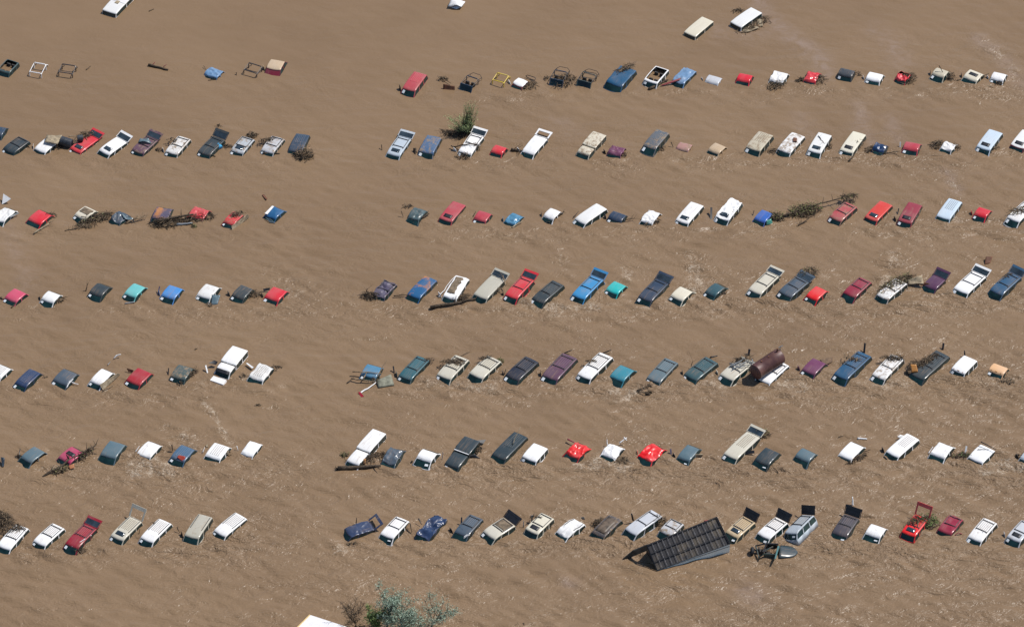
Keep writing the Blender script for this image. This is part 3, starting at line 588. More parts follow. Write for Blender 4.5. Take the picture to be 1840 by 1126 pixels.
('van',-39.42,-29.70,-2.175,2.53,1.31,'white',{'rack': True, 'ribs': True, 'h': 0.35},'white minivan with roof rack between white minivan and crimson minivan, bottom row'),
('van',-36.67,-29.89,-2.112,2.69,1.31,'red4',{'hatch': 22.0, 'rack': True, 'ribs': True, 'h': 0.39},'crimson minivan with raised tailgate between white minivan and off-white minivan, bottom row'),
('van',-32.88,-28.97,-2.136,2.63,1.33,'cream3',{'hatch': 55.0, 'hatchring': True, 'rails': True, 'ribs': True, 'sun': True, 'h': 0.39},'off-white minivan with raised tailgate and sunroof between crimson minivan and white minivan, bottom row'),
('van',-30.33,-29.22,-2.123,2.67,1.31,'white',{'rails': True, 'ribs': True, 'h': 0.39},'white minivan between off-white minivan and beige minivan, bottom row'),
('van',-26.73,-28.76,-1.955,2.75,1.31,'beige2',{'rails': True, 'h': 0.47, 'nosheet': True},'beige minivan between white minivan and white minivan, bottom row'),
('van',-24.02,-28.34,-2.242,2.70,1.31,'white',{'rails': True, 'ribs': True, 'h': 0.28},'white minivan, rightmost in the left block of the bottom row'),
('van',-12.96,-28.94,-2.704,2.09,1.31,'blue',{'hatch': 30.0, 'hatchring': True, 'crum': 0.07, 'nosheet': True, 'h': 0.3},'crumpled deep blue minivan with raised tailgate, leftmost in the right block of the bottom row'),
('van',-9.98,-28.81,-2.122,2.45,1.31,'white',{'rack': True, 'h': 0.37, 'sheetr': True},'white minivan with roof rack between blue minivan and blue minivan, bottom row'),
('van',-6.81,-28.69,-2.115,2.77,1.31,'blue',{'crum': 0.2, 'nosheet': True, 'h': 0.37},'crumpled deep blue minivan between white minivan and blue minivan, bottom row'),
('van',-3.66,-28.54,-2.113,2.42,1.31,'slate3',{'rack': True, 'ribs': True, 'h': 0.37, 'nosheet': True},'slate blue minivan with roof rack between blue minivan and off-white minivan, bottom row'),
('van',-1.06,-28.96,-2.389,2.29,1.47,'cream3',{'hatch': 35.0, 'hatchblack': True, 'lining': 3.0, 'rack': True, 'h': 0.39},'off-white minivan with raised tailgate and torn roof between blue minivan and cream wagon, bottom row'),
('suv',2.38,-28.45,-2.192,2.34,1.31,'cream2',{'sun': True, 'sunblack': True, 'rack': True, 'h': 0.47, 'nosheet': True},'cream wagon with sunroof between off-white minivan and white minivan, bottom row'),
('van',5.03,-28.82,-2.315,2.06,1.31,'white2',{'crum': 0.07, 'rails': True, 'h': 0.35, 'nosheet': True},'crumpled white minivan between cream wagon and black minivan, bottom row'),
('van',8.12,-28.63,-2.191,2.60,1.31,'dark',{'sun2': True, 'h': 0.39, 'nosheet': True, 'crum': 0.03, 'muddy': True},'mud-streaked black minivan between white minivan and silver minivan, bottom row'),
('van',11.29,-28.31,-2.348,3.15,1.31,'silver2',{'rack': True, 'h': 0.48, 'nosheet': True},'silver minivan with roof rack between black minivan and silver minivan, bottom row'),
('van',13.64,-28.85,-2.174,1.71,1.31,'silver2',{'rack': True, 'h': 0.42, 'nosheet': True, 'muddy': True},'mud-streaked silver minivan with roof rack between silver minivan and tan minivan, bottom row'),
('van',19.52,-28.83,-2.251,2.37,1.31,'tan2',{'sun': True, 'rack': True, 'ribs': True, 'hatch': 55.0, 'hatchblack': True, 'h': 0.43, 'sheetr': True},'tan minivan with raised tailgate and sunroof between silver minivan and white minivan, bottom row'),
('van',22.26,-29.01,-2.262,2.48,1.31,'white',{'rack': True, 'ribs': True, 'hatch': 55.0, 'hatchblack': True, 'h': 0.47, 'sheetr': True},'white minivan with raised tailgate between tan minivan and grey wagon, bottom row'),
('suv',24.75,-28.94,-2.191,2.71,1.31,'silver',{'rack': True, 'ribs': True, 'hatch': 60.0, 'hatchblack': True, 'h': 0.76, 'roll': 24.0, 'sheetr': True},'pale grey wagon with raised tailgate between white minivan and charcoal minivan, bottom row'),
('van',28.51,-28.54,-2.050,2.41,1.38,'dark2',{'rack': True, 'ribs': True, 'hatch': 60.0, 'hatchblack': True, 'h': 0.37, 'sheetr': True},'charcoal minivan with raised tailgate between grey wagon and white sedan, bottom row'),
('sedan',31.02,-29.25,-2.055,1.17,1.39,'white',{'sheetr': True, 'h': 0.37},'white sedan between charcoal minivan and red wagon, bottom row'),
('suv',34.42,-28.69,-2.123,2.41,1.31,'red3',{'sun': True, 'rack': True, 'hatch': 62.0, 'hatchring': True, 'h': 0.47, 'nosheet': True},'bright red wagon with raised tailgate and sunroof between white sedan and maroon minivan, bottom row'),
('van',37.46,-28.44,-2.124,2.09,1.31,'maroon2',{'rack': True, 'crum': 0.05, 'nosheet': True, 'h': 0.37},'maroon minivan with roof rack between red wagon and white minivan, bottom row'),
('van',40.15,-29.16,-2.153,2.62,1.31,'white',{'rack': True, 'ribs': True, 'h': 0.43},'white minivan with roof rack between maroon minivan and silver minivan, bottom row'),
('van',43.41,-29.33,-2.184,2.39,1.31,'silver2',{'sun': True, 'sunblack': True, 'rack': True, 'h': 0.43},'silver minivan with sunroof, rightmost in the right block of the bottom row')
]
for i, v in enumerate(VEHICLES): vehicle(i, *v)

# ------------------------------------------------------------------ water
WAKES = np.array([(v[1], v[2]) for v in VEHICLES])
FOAM = [([(-27.18, -12.16), (-26.12, -13.88), (-25.29, -16.1), (-24.58, -17.8)], 0.35, 1.2), ([(-30.19, -15.37), (-28.65, -16.84), (-27.62, -17.94)], 0.5, 0.7), ([(4.33, 10.18), (4.46, 7.36), (5.05, 5.37)], 0.4, 0.7), ([(10.12, 6.56), (10.35, 4.97), (11.63, 5.76)], 0.7, 0.6), ([(16.0, 8.57), (16.7, 6.56), (16.63, 4.01), (16.09, 2.59)], 0.8, 0.8), ([(34.55, 8.81), (34.77, 7.36), (33.92, 4.97), (33.24, 3.78)], 0.45, 0.9), ([(45.31, 40.88), (46.75, 38.65), (47.88, 35.99), (48.62, 33.35)], 0.8, 0.55), ([(40.23, 21.33), (41.09, 18.82), (41.75, 17.15)], 0.6, 0.5), ([(39.92, 13.03), (40.89, 13.69)], 0.6, 0.8), ([(28.34, 6.56), (28.87, 4.97)], 0.8, 0.6), ([(-0.5, 1.8), (2.01, 1.41), (4.0, 0.23), (7.02, 1.02), (8.51, 0.23)], 1.2, 0.45), ([(8.35, -10.51), (9.32, -11.41), (11.29, -10.89)], 1.0, 0.8), ([(5.55, -20.72), (6.99, -20.72), (7.63, -19.84)], 0.4, 1.3), ([(8.69, -20.13), (9.65, -20.5), (10.11, -21.59)], 0.7, 1.0), ([(18.2, -9.76), (18.66, -10.51)], 0.9, 1.0), ([(24.1, -9.76), (25.07, -10.14), (26.03, -10.51)], 1.0, 0.7), ([(30.98, -9.76), (32.95, -9.76), (34.4, -10.14)], 1.0, 0.5), ([(38.62, -5.96), (42.79, -9.76), (44.07, -5.96)], 1.2, 0.35), ([(40.95, -21.22), (42.45, -20.5), (43.87, -20.86)], 1.0, 0.9), ([(-32.74, -21.59), (-31.84, -20.5), (-29.87, -21.22)], 1.2, 1.0), ([(-41.51, -20.13), (-38.03, -21.59)], 1.0, 0.5), ([(-14.67, -30.83), (-13.95, -31.18), (-15.12, -31.67)], 0.5, 0.9), ([(24.09, -31.88), (25.02, -32.23)], 0.9, 0.8), ([(-14.02, 0.23), (-18.3, 8.97)], 2.0, 0.25), ([(11.96, -25.18), (18.17, -25.18), (27.72, -25.54), (39.62, -26.25)], 2.5, 0.18), ([(-3.44, -9.76), (-1.96, -10.51), (-6.89, -9.76)], 0.9, 0.5), ([(-22.27, 6.56), (-19.88, 3.38), (-19.52, 0.23)], 1.4, 0.4), ([(-35.41, -9.76), (-33.26, -12.76)], 1.2, 0.3)]
FILM = [([(23.86, 47.69), (24.58, 45.41), (25.84, 43.14), (27.87, 40.44), (29.63, 38.2), (29.79, 35.99)], 1.1, 1.0), ([(19.9, 42.68), (22.57, 42.05), (25.3, 43.14)], 1.3, 0.6), ([(35.23, 42.68), (36.49, 41.33), (37.35, 37.76)], 1.3, 0.6), ([(32.96, 30.73), (33.03, 27.28), (33.7, 25.14)], 0.9, 0.8), ([(27.34, 29.0), (27.75, 26.42)], 1.1, 0.5), ([(35.73, 28.57), (36.21, 25.99)], 0.9, 0.7), ([(45.08, 41.33), (47.02, 38.65), (48.53, 34.22)], 1.0, 0.7), ([(4.2, 28.57), (5.76, 26.42)], 1.2, 0.35), ([(-46.58, 13.03), (-44.23, 5.76), (-43.82, 3.78)], 1.0, 0.5), ([(19.68, -36.37), (20.8, -37.6)], 1.2, 0.7), ([(4.69, -35.34), (5.16, -35.55)], 0.6, 0.8), ([(40.43, 20.49), (41.37, 17.57)], 0.7, 0.7)]
def water():
    x0, x1, y0, y1 = -66, 66, -62, 78; st = .2
    nx, ny = int((x1-x0)/st)+1, int((y1-y0)/st)+1
    X, Y = np.meshgrid(np.linspace(x0, x1, nx), np.linspace(y0, y1, ny), indexing='ij')
    turb = np.zeros_like(X); foam = np.zeros_like(X); film = np.zeros_like(X)
    yy = np.clip((Y+50)/110, 0, 1); xx = np.clip((X+50)/100, 0, 1)
    turb = .16+.62*np.clip(1-yy*1.15, 0, 1)+.3*xx*(1-.5*yy)
    for cx, cy in WAKES:
        g = np.exp(-(((X-cx-1.2)/2.4)**2+((Y-cy+2.2)/1.7)**2))
        st_ = np.clip(.1+.9*np.clip(1-(cy+48)/95, 0, 1)+.35*(cx > -10), 0, 1)
        turb += .55*g*st_
        g2 = np.exp(-(((X-cx-.9)/1.5)**2+((Y-cy+1.5)/.9)**2)); foam += .45*g2*st_*(.2+.8*(cy < 8))
    for pts, wd, am in FOAM:
        for (ax, ay), (bx, by) in zip(pts[:-1], pts[1:]):
            dx, dy = bx-ax, by-ay; t = np.clip(((X-ax)*dx+(Y-ay)*dy)/(dx*dx+dy*dy+1e-6), 0, 1)
            d = np.hypot(X-ax-dx*t, Y-ay-dy*t); foam += am*np.exp(-(d/wd)**2); turb += am*.4*np.exp(-(d/(wd*2))**2)
    for pts, wd, am in FILM:
        for (ax, ay), (bx, by) in zip(pts[:-1], pts[1:]):
            dx, dy = bx-ax, by-ay; t = np.clip(((X-ax)*dx+(Y-ay)*dy)/(dx*dx+dy*dy+1e-6), 0, 1)
            film = np.maximum(film, am*np.exp(-(np.hypot(X-ax-dx*t, Y-ay-dy*t)/wd)**2))
    rs = np.random.RandomState(5); Z = np.zeros_like(X)
    for lam, am in ((8, .006), (5, .009), (3.4, .011), (2.4, .012), (1.7, .012), (1.2, .010), (.9, .006)):
        for _ in range(7):
            th = rs.normal(R(78), R(22)); k = 2*math.pi/(lam*rs.uniform(.8, 1.25)); ph = rs.uniform(0, 6.28)
            wob = 1.6*np.sin(X*.23+rs.uniform(0, 6)+1.2*np.sin(Y*.27+rs.uniform(0, 6)))+1.2*np.sin(X*.5-Y*.33+rs.uniform(0, 6))+.8*np.sin(X*.9+Y*.4+rs.uniform(0, 6))
            Z += am*.5*np.sin(k*(X*math.cos(th)+Y*math.sin(th))+ph+wob)
    Z *= np.clip(turb-.1, 0, 1.1)*3.0
    # still further out the sheet runs on to the horizon
    verts = np.stack([X, Y, Z], -1).reshape(-1, 3)
    I = np.arange(nx*ny).reshape(nx, ny)
    F = np.stack([I[:-1, :-1], I[1:, :-1], I[1:, 1:], I[:-1, 1:]], -1).reshape(-1, 4)
    me = bpy.data.meshes.new('flood_water')
    me.vertices.add(len(verts)); me.vertices.foreach_set('co', verts.ravel().astype(np.float32))
    me.loops.add(F.size); me.loops.foreach_set('vertex_index', F.ravel().astype(np.int32))
    me.polygons.add(len(F)); me.polygons.foreach_set('loop_start', np.arange(0, F.size, 4, dtype=np.int32))
    me.polygons.foreach_set('use_smooth', np.ones(len(F), dtype=bool)); me.update(calc_edges=True)
    for nm, arr in (('turb', turb), ('foam', foam), ('film', film)):
        at = me.attributes.new(nm, 'FLOAT', 'POINT'); at.data.foreach_set('value', np.clip(arr, 0, 2).ravel().astype(np.float32))
    m, t, b = nodes('muddy_water')
    tc = mk(t, 'ShaderNodeTexCoord'); P = tc.outputs['Object']
    def nz(scale, det, rough, sx=1, sy=1, rot=0, dist=0):
        mp = mk(t, 'ShaderNodeMapping'); mp.inputs['Scale'].default_value = (sx, sy, 1); mp.inputs['Rotation'].default_value = (0, 0, R(rot))
        t.links.new(P, mp.inputs[0]); n = mk(t, 'ShaderNodeTexNoise', i2=scale, i3=det, i4=rough); n.inputs['Distortion'].default_value = dist
        t.links.new(mp.outputs[0], n.inputs[0]); return n.outputs[0]
    def math_(op, a, c, cl=False):
        n = mk(t, 'ShaderNodeMath', operation=op); n.use_clamp = cl
        for s, v in ((n.inputs[0], a), (n.inputs[1], c)):
            if isinstance(v, (int, float)): s.default_value = v
            else: t.links.new(v, s)
        return n.outputs[0]
    A1 = mk(t, 'ShaderNodeAttribute', attribute_name='turb'); A2 = mk(t, 'ShaderNodeAttribute', attribute_name='foam')
    T, Fm = A1.outputs['Fac'], A2.outputs['Fac']
    big = nz(.06, 4, .5); mid = nz(.3, 5, .6, .6, 1, 12)
    r1 = ramp(t, .3, .7); t.links.new(big, r1.inputs[0])
    c = mixc(t, r1.outputs[0], (.222,.147,.086), (.19,.124,.072))
    r2 = ramp(t, .35, .7); t.links.new(mid, r2.inputs[0])
    f2 = math_('MULTIPLY', r2.outputs[0], .35); c = mixc(t, f2, c, (.243,.162,.098))
    A3 = mk(t, 'ShaderNodeAttribute', attribute_name='film'); fl = nz(.8, 6, .7, .8, 1, 20, 1.0); r7 = ramp(t, .35, .7); t.links.new(fl, r7.inputs[0])
    c = mixc(t, math_('MULTIPLY', math_('MULTIPLY', A3.outputs['Fac'], r7.outputs[0]), .6), c, (.30, .23, .2))  # pale sheen of the oil film, mixed into the water's base colour
    # foam flecks
    fn = nz(5.5, 9, .8, .8, 1, -15, 1.2); fn2 = nz(.9, 5, .7)
    thr = math_('SUBTRACT', .67, math_('MULTIPLY', math_('MINIMUM', Fm, 1.0), .16))
    thr = math_('ADD', thr, math_('MULTIPLY', math_('SUBTRACT', .5, fn2), .5))
    ff = math_('MULTIPLY', math_('SUBTRACT', fn, thr), 14, True)
    ff = math_('MULTIPLY', ff, math_('MULTIPLY', Fm, 2.2, True))
    c = mixc(t, math_('MULTIPLY', ff, .5), c, (.6, .52, .42))
    t.links.new(c, b.inputs['Base Color'])
    ro = math_('ADD', math_('ADD', .2, math_('MULTIPLY', T, .15)), math_('MULTIPLY', ff, .3)); t.links.new(ro, b.inputs['Roughness'])
    b.inputs['IOR'].default_value = 1.33
    # ripples
    n1 = nz(.95, 2, .5, .6, 1.35, -16, .8); n2 = nz(2.3, 2.5, .5, .65, 1.3, -12, .9); n3 = nz(.4, 2, .5, .5, 1.3, -22, 1.4); n5 = nz(5.5, 2, .5, .7, 1.2, -8, .4)
    rdg = math_('ADD', math_('ABSOLUTE', math_('SUBTRACT', nz(.42, 3, .5, .7, 1.35, -24, 2.2), .5), 0), math_('MULTIPLY', math_('ABSOLUTE', math_('SUBTRACT', nz(1.4, 2.5, .5, .7, 1.3, -16, 1.8), .5), 0), .55))
    hgt = math_('ADD', math_('MULTIPLY', n1, .9), math_('ADD', math_('MULTIPLY', n2, .62), math_('MULTIPLY', n5, .16))); hgt = math_('SUBTRACT', hgt, math_('MULTIPLY', rdg, 2.6)); hgt = math_('ADD', hgt, math_('MULTIPLY', n3, 1.3))
    bp = mk(t, 'ShaderNodeBump'); bp.inputs['Distance'].default_value = .2
    pat = mk(t, 'ShaderNodeMapRange', i1=.3, i2=.68, i3=.45, i4=1.5); t.links.new(nz(.11, 4, .6, .7, 1.2, -20, 1.0), pat.inputs[0])
    T = math_('MULTIPLY', T, pat.outputs[0])
    stg = math_('MULTIPLY', T, .54); stg = math_('MINIMUM', stg, 1.0); t.links.new(stg, bp.inputs['Strength'])
    t.links.new(hgt, bp.inputs['Height']); t.links.new(bp.outputs[0], b.inputs['Normal'])
    o = link('flood_water', me, m); o['kind'] = 'structure'
    mb = MB(); B = 3000
    mb.add([(-B, -B, -.06), (B, -B, -.06), (B, B, -.06), (-B, B, -.06), (x0, y0, -.06), (x1, y0, -.06), (x1, y1, -.06), (x0, y1, -.06)],
           [(0, 1, 5, 4), (1, 2, 6, 5), (2, 3, 7, 6), (3, 0, 4, 7)])
    fo = mb.build('outer_water', m); fo['kind'] = 'structure'
water()

# ------------------------------------------------------------------ driftwood, planks and loose pieces
def stick(a, b, r, mat, label, cat='branch', name='branch', group='loose sticks in the flood water', sag=.0, seed=0, twigs=0, root_r=0):
    rnd = random.Random(seed); a, b = Vector(a), Vector(b); n = 7; d = b-a; s = Vector((-d.y, d.x, 0)).normalized()
    pts = [a+d*i/(n-1)+s*rnd.uniform(-1, 1)*d.length*.025*(0 < i < n-1)+Vector((0, 0, sag*math.sin(math.pi*i/(n-1)))) for i in range(n)]
    o = a.copy(); o.z = 0
    mb = MB(); mb.tube([p-o for p in pts], r, 7, 0, r*.5)
    for k in range(twigs):
        p = pts[rnd.randint(1, n-1)]-o; e = p+d.normalized()*rnd.uniform(.1, .6)+s*rnd.uniform(-.7, .7)+Vector((0, 0, rnd.uniform(0, .4)))
        mb.tube([p, (p+e)/2+Vector((0, 0, .05)), e], r*.3, 4, 0, r*.1)
    if root_r:
        for k in range(8):
            t = 2*math.pi*k/8; mb.tube([-d.normalized()*.05, -d.normalized()*.2+(s*math.cos(t)+Vector((0, 0, 1))*math.sin(t))*root_r], r*.35, 4, 0, .01)
    ob = mb.build(name, mat, None, True); ob.location = o
    return tag(ob, label, cat, group)
def tangle(x, y, rx, ry, ht, n, label, seed=0, mat=None, yaw=0, leaves=None, z0=0, pale=.25, name='driftwood_tangle', cat='driftwood'):
    rnd = random.Random(seed+11); mb = MB(); ca, sa = math.cos(yaw), math.sin(yaw)
    for k in range(n):
        a = rnd.uniform(0, 6.28); q = rnd.random()**.6
        px, py = q*rx*math.cos(a), q*ry*math.sin(a); z = z0+ht*(1-q*q)*rnd.random()
        ln = rnd.uniform(.25, 1.0)*min(1.1, max(rx, ry)); th = rnd.gauss(0, .8)+(0 if rnd.random() < .7 else 1.5); up = rnd.uniform(-.3, .35)
        d = Vector((math.cos(th)*ln, math.sin(th)*ln, up*ln)); bend = Vector((rnd.uniform(-.1, .1), rnd.uniform(-.1, .1), rnd.uniform(0, .15)))*ln
        p = Vector((px, py, z)); f = lambda v: Vector((v.x*ca-v.y*sa, v.x*sa+v.y*ca, v.z))
        mb.tube([f(p-d/2), f(p+bend), f(p+d/2)], rnd.uniform(.012, .038), 4, 1 if rnd.random() < pale else 0, .008)
    for k in range(n//7):                                   # silt and leaf litter clumps that hold the sticks together
        a = rnd.uniform(0, 6.28); q = rnd.random()**.5*.8; c = Vector((q*rx*math.cos(a), q*ry*math.sin(a), z0+ht*.25*rnd.random()))
        s = rnd.uniform(.08, .22); vs = [c+Vector((rnd.uniform(-1, 1), rnd.uniform(-1, 1), rnd.uniform(-.6, .6)))*s for _ in range(7)]
        vs = [Vector((v.x*ca-v.y*sa, v.x*sa+v.y*ca, v.z)) for v in vs]
        mb.add(vs, [(0,1,2),(0,2,3),(0,3,4),(1,4,5),(2,5,6),(1,5,2),(3,6,4),(0,4,1),(4,6,5),(2,6,3)], 0)
    if leaves:
        for k in range(leaves[1]):
            a = rnd.uniform(0, 6.28); q = rnd.random()**.6
            p = Vector((q*rx*math.cos(a), q*ry*math.sin(a), z0+ht*rnd.random()*1.1)); s = rnd.uniform(.05, .12)
            u = Vector((rnd.uniform(-1, 1), rnd.uniform(-1, 1), rnd.uniform(-.5, .8))).normalized(); v = u.orthogonal().normalized()
            p = Vector((p.x*ca-p.y*sa, p.x*sa+p.y*ca, p.z))
            mb.add([p-v*s*.4, p+u*s, p+v*s*.4, p-u*s*.6], [(0, 1, 2, 3)], 2)
    mats = [mat or TWIG, TWIG2, leaves[0] if leaves else TWIG]
    o = mb.build(name, mats); o.location = (x, y, 0)
    return tag(o, label, cat, 'driftwood caught against the cars')
def board(pts, th, mat, label, cat='board', name='loose_board', crum=0, seed=0):
    """a flat piece from four corner points (metres), th thick, gently buckled"""
    P = [Vector(p) for p in pts]; c = sum(P, Vector())/4; c.z = 0; n = 6; vs = []; off = Vector((seed*3.1, seed*1.7, 0))
    for i in range(n+1):
        for j in range(n+1):
            u, v = i/n, j/n; p = P[0]*(1-u)*(1-v)+P[1]*u*(1-v)+P[2]*u*v+P[3]*(1-u)*v-c
            p.z += crum*noise.noise((p+off)*1.6); vs.append(p)
    fs = [(i*(n+1)+j, (i+1)*(n+1)+j, (i+1)*(n+1)+j+1, i*(n+1)+j+1) for i in range(n) for j in range(n)]
    o = mesh(name, vs, fs, mat, None, crum > 0); o.location = c
    m = o.modifiers.new('thickness', 'SOLIDIFY'); m.thickness = th; m.offset = 0
    return tag(o, label, cat)
GREEN = leafmat('willow_leaf', (.24, .34, .12), (.48, .54, .27))
OLIVE = leafmat('silver_leaf', (.12, .19, .13), (.36, .45, .35))
GRASSY = leafmat('weed_leaf', (.1, .12, .035), (.24, .22, .08))
SHRUB = leafmat('shrub_leaf', (.09, .14, .04), (.2, .28, .08))
BROWNLEAF = leafmat('dry_leaf', (.16, .10, .05), (.3, .2, .11))
stick((-35.25, 45.76, 0.05),(-34.78, 46.16, 0.05),0.05,TWIG,'short dark stick floating near the camper roof at the top left edge','branch','branch','loose sticks in the flood water',sag=0,seed=1,twigs=0,root_r=0)
stick((-40.72, 36.3, 0.05),(-40.32, 36.91, 0.05),0.05,TWIG,'thin brown stick floating right of the black roll frame, top row','branch','branch','loose sticks in the flood water',sag=0,seed=2,twigs=0,root_r=0)
stick((-34.8, 37.03, 0.12),(-32.88, 36.29, 0.08),0.14,TWIG,'dark beam with two red rods, alone between top row frames','beam','timber','loose sticks in the flood water',sag=0,seed=3,twigs=0,root_r=0)
stick((-34.41, 37.06, 0.1),(-34.16, 37.21, 0.3),0.04,paint(COLOURS['maroon2'],.2),'short red rod leaning on the left end of the dark beam','rod','rod','loose sticks in the flood water',sag=0,seed=4,twigs=0,root_r=0)
stick((-33.35, 36.73, 0.1),(-33.04, 36.82, 0.3),0.04,paint(COLOURS['maroon2'],.2),'short red rod leaning on the right end of the dark beam','rod','rod','loose sticks in the flood water',sag=0,seed=5,twigs=0,root_r=0)
stick((-29.52, 36.76, 0.2),(-29.21, 36.3, 0.05),0.03,TWIG,'twig at the left of the crumpled light blue sedan','branch','branch','loose sticks in the flood water',sag=0,seed=6,twigs=0,root_r=0)
stick((-28.98, 34.69, 0.02),(-28.04, 34.83, 0.1),0.03,TWIG,'thin branch floating below the crumpled light blue sedan','branch','branch','loose sticks in the flood water',sag=0,seed=7,twigs=3,root_r=0)
stick((-26.34, 35.69, 0.2),(-26.31, 35.49, 0.0),0.05,TWIG,'tiny dark stump between light blue sedan and black frame, top row','branch','branch','loose sticks in the flood water',sag=0,seed=8,twigs=0,root_r=0)
board([(-6.54, 33.6, 0.35), (-5.45, 33.36, 0.35), (-5.45, 33.17, -0.1), (-6.57, 33.3, -0.1)],0.06,RUST,'rusty brown sheet half sunk between the faded red minivan and navy off-roader','sheet metal','rusty_sheet',0.12,9)
tangle(-6.68,34.83,0.6,0.4,0.35,45,'round dark twig ball behind the rusty brown sheet, top row',10,yaw=R(0),leaves=None,z0=0.0,pale=0.25)
stick((-6.4, 34.54, 0.2),(-5.8, 33.96, 0.2),0.04,TWIG,'bent branch joining twig ball and rusty brown sheet','branch','branch','loose sticks in the flood water',sag=0,seed=11,twigs=0,root_r=0)
tangle(1.52,33.82,1.0,0.55,0.35,70,'twigs wrapped around the right side of the white sedan with maroon body',12,yaw=R(35),leaves=None,z0=0.0,pale=0.25)
tangle(4.98,34.64,1.3,0.9,0.6,120,'heavy twig tangle draped over the navy off-roader, top row',13,yaw=R(40),leaves=None,z0=0.0,pale=0.3)
tangle(3.35,34.97,0.35,0.35,0.4,20,'small twig tuft left of the navy off-roader with tangled rear',14,yaw=R(0),leaves=None,z0=0.0,pale=0.25)
tangle(10.84,35.79,1.3,0.35,0.18,70,'twigs lying across the crumpled navy minivan roof',15,yaw=R(40),leaves=None,z0=0.55,pale=0.4)
stick((13.02, 33.22, 0.08),(14.88, 34.64, 0.12),0.16,TWIG,'dark timber beam floating between the white wagon and light blue pickup','beam','timber','loose sticks in the flood water',sag=0,seed=16,twigs=0,root_r=0)
board([(14.16, 33.75, 0.15), (16.1, 34.39, 0.5), (15.95, 34.12, 0.45), (14.31, 33.74, 0.1)],0.1,paint(COLOURS['maroon2'],.5),'long rust-red board leaning on the front of the crumpled light blue pickup','board','loose_board',0.0,17)
tangle(25.31,33.98,1.0,0.6,0.4,90,'twig pile in front of the crumpled white sedan, top row',18,yaw=R(25),leaves=None,z0=0.0,pale=0.35)
tangle(29.30,34.72,0.8,0.8,0.4,90,'twigs on the right side of the crumpled red sedan, top row',19,yaw=R(60),leaves=None,z0=0.0,pale=0.25)
tangle(27.52,34.64,0.7,0.3,0.35,50,'twigs at the left front corner of the crumpled red sedan, top row',20,yaw=R(40),leaves=None,z0=0.0,pale=0.25)
tangle(33.02,35.79,0.4,0.5,0.2,20,'few twigs right of the dark slate wagon, top row',21,yaw=R(0),leaves=None,z0=0.0,pale=0.25)
tangle(37.75,34.97,1.0,0.7,0.45,100,'dark twig mass beside the torn red sedan, top row',22,yaw=R(50),leaves=None,z0=0.0,pale=0.25)
tangle(41.83,35.29,0.7,0.6,0.3,60,'twigs on the right side of the beige sedan, top row',23,yaw=R(60),leaves=None,z0=0.0,pale=0.25)
stick((40.74, 35.56, 1.1),(41.11, 35.29, 0.5),0.05,TWIG,'upright dark stick on the beige sedan roof, top row','branch','branch','loose sticks in the flood water',sag=0,seed=24,twigs=0,root_r=0)
stick((44.43, 34.57, 0.3),(45.53, 35.32, 0.35),0.06,TWIG,'black branch sticking out right of the cream sedan with sunroof, top row','branch','branch','loose sticks in the flood water',sag=0,seed=25,twigs=2,root_r=0)
stick((42.43, 34.65, 0.05),(43.14, 34.9, 0.05),0.05,TWIG,'black branch sticking out left of the cream sedan with sunroof, top row','branch','branch','loose sticks in the flood water',sag=0,seed=26,twigs=0,root_r=0)
tangle(46.41,34.31,0.6,0.35,0.3,40,'twigs under the front of the last white sedan, top row',27,yaw=R(0),leaves=None,z0=0.0,pale=0.25)
stick((45.04, 33.87, 0.02),(45.91, 33.59, 0.05),0.04,PLANK,'yellowish twig floating near the last white sedan, top row','branch','branch','loose sticks in the flood water',sag=0,seed=28,twigs=0,root_r=0)
tangle(-45.33,24.40,0.25,0.25,0.2,14,'tiny twig ring right of the dark slate minivan, second row',29,yaw=R(0),leaves=None,z0=0.0,pale=0.25)
board([(-43.78, 24.31, 0.62), (-42.54, 23.99, 0.62), (-42.19, 25.26, 0.62), (-43.66, 25.39, 0.62)],0.06,PLANK,'tan slabs lying on the white minivan roof, second row left','board','tan_slab',0.12,30)
tangle(-42.19,24.79,0.9,0.7,0.5,80,'twigs between the white minivan and the red minivan, second row left',31,yaw=R(20),leaves=None,z0=0.0,pale=0.25)
tangle(-40.11,25.67,0.9,0.5,0.3,60,'dark debris heap on the roof of the red minivan with raised tailgate',32,yaw=R(30),leaves=None,z0=0.4,pale=0.25)
stick((-41.63, 25.47, 0.4),(-40.65, 25.39, 0.5),0.05,PLANK,'pale pole between the barrel and the red minivan','pole','pole','loose sticks in the flood water',sag=0,seed=33,twigs=0,root_r=0)
board([(-35.04, 24.44, 0.52), (-33.77, 24.31, 0.5), (-34.07, 24.78, 0.75), (-34.86, 24.86, 0.75)],0.05,paint(COLOURS['slate4'],.2),'loose grey-blue body panel lying on the purple minivan roof','panel','body_panel',0.3,34)
tangle(-33.08,23.84,0.35,0.3,0.3,26,'small twig tuft right of the purple minivan, second row',35,yaw=R(0),leaves=None,z0=0.0,pale=0.25)
tangle(-27.61,27.58,0.35,0.25,0.2,18,'small twig tuft behind the raised tailgate of a slate minivan',36,yaw=R(0),leaves=None,z0=0.0,pale=0.25)
tangle(-31.87,24.87,0.5,0.3,0.1,30,'leaf litter on the front of the pale minivan roof, second row left',37,yaw=R(0),leaves=None,z0=0.42,pale=0.25)
tangle(-26.69,24.40,0.8,0.25,0.25,40,'twigs right of the dark slate minivan with raised tailgate, second row',38,yaw=R(-20),leaves=None,z0=0.0,pale=0.25)
tangle(-24.47,26.06,0.6,0.5,0.5,60,'twigs behind the pale grey minivan with sunroof, second row',39,yaw=R(30),leaves=None,z0=0.0,pale=0.25)
stick((-23.34, 23.33, 0.03),(-21.73, 23.3, 0.03),0.1,TWIG,'dark floating log in front of the silver minivan, second row left','log','log','loose sticks in the flood water',sag=0,seed=40,twigs=0,root_r=0)
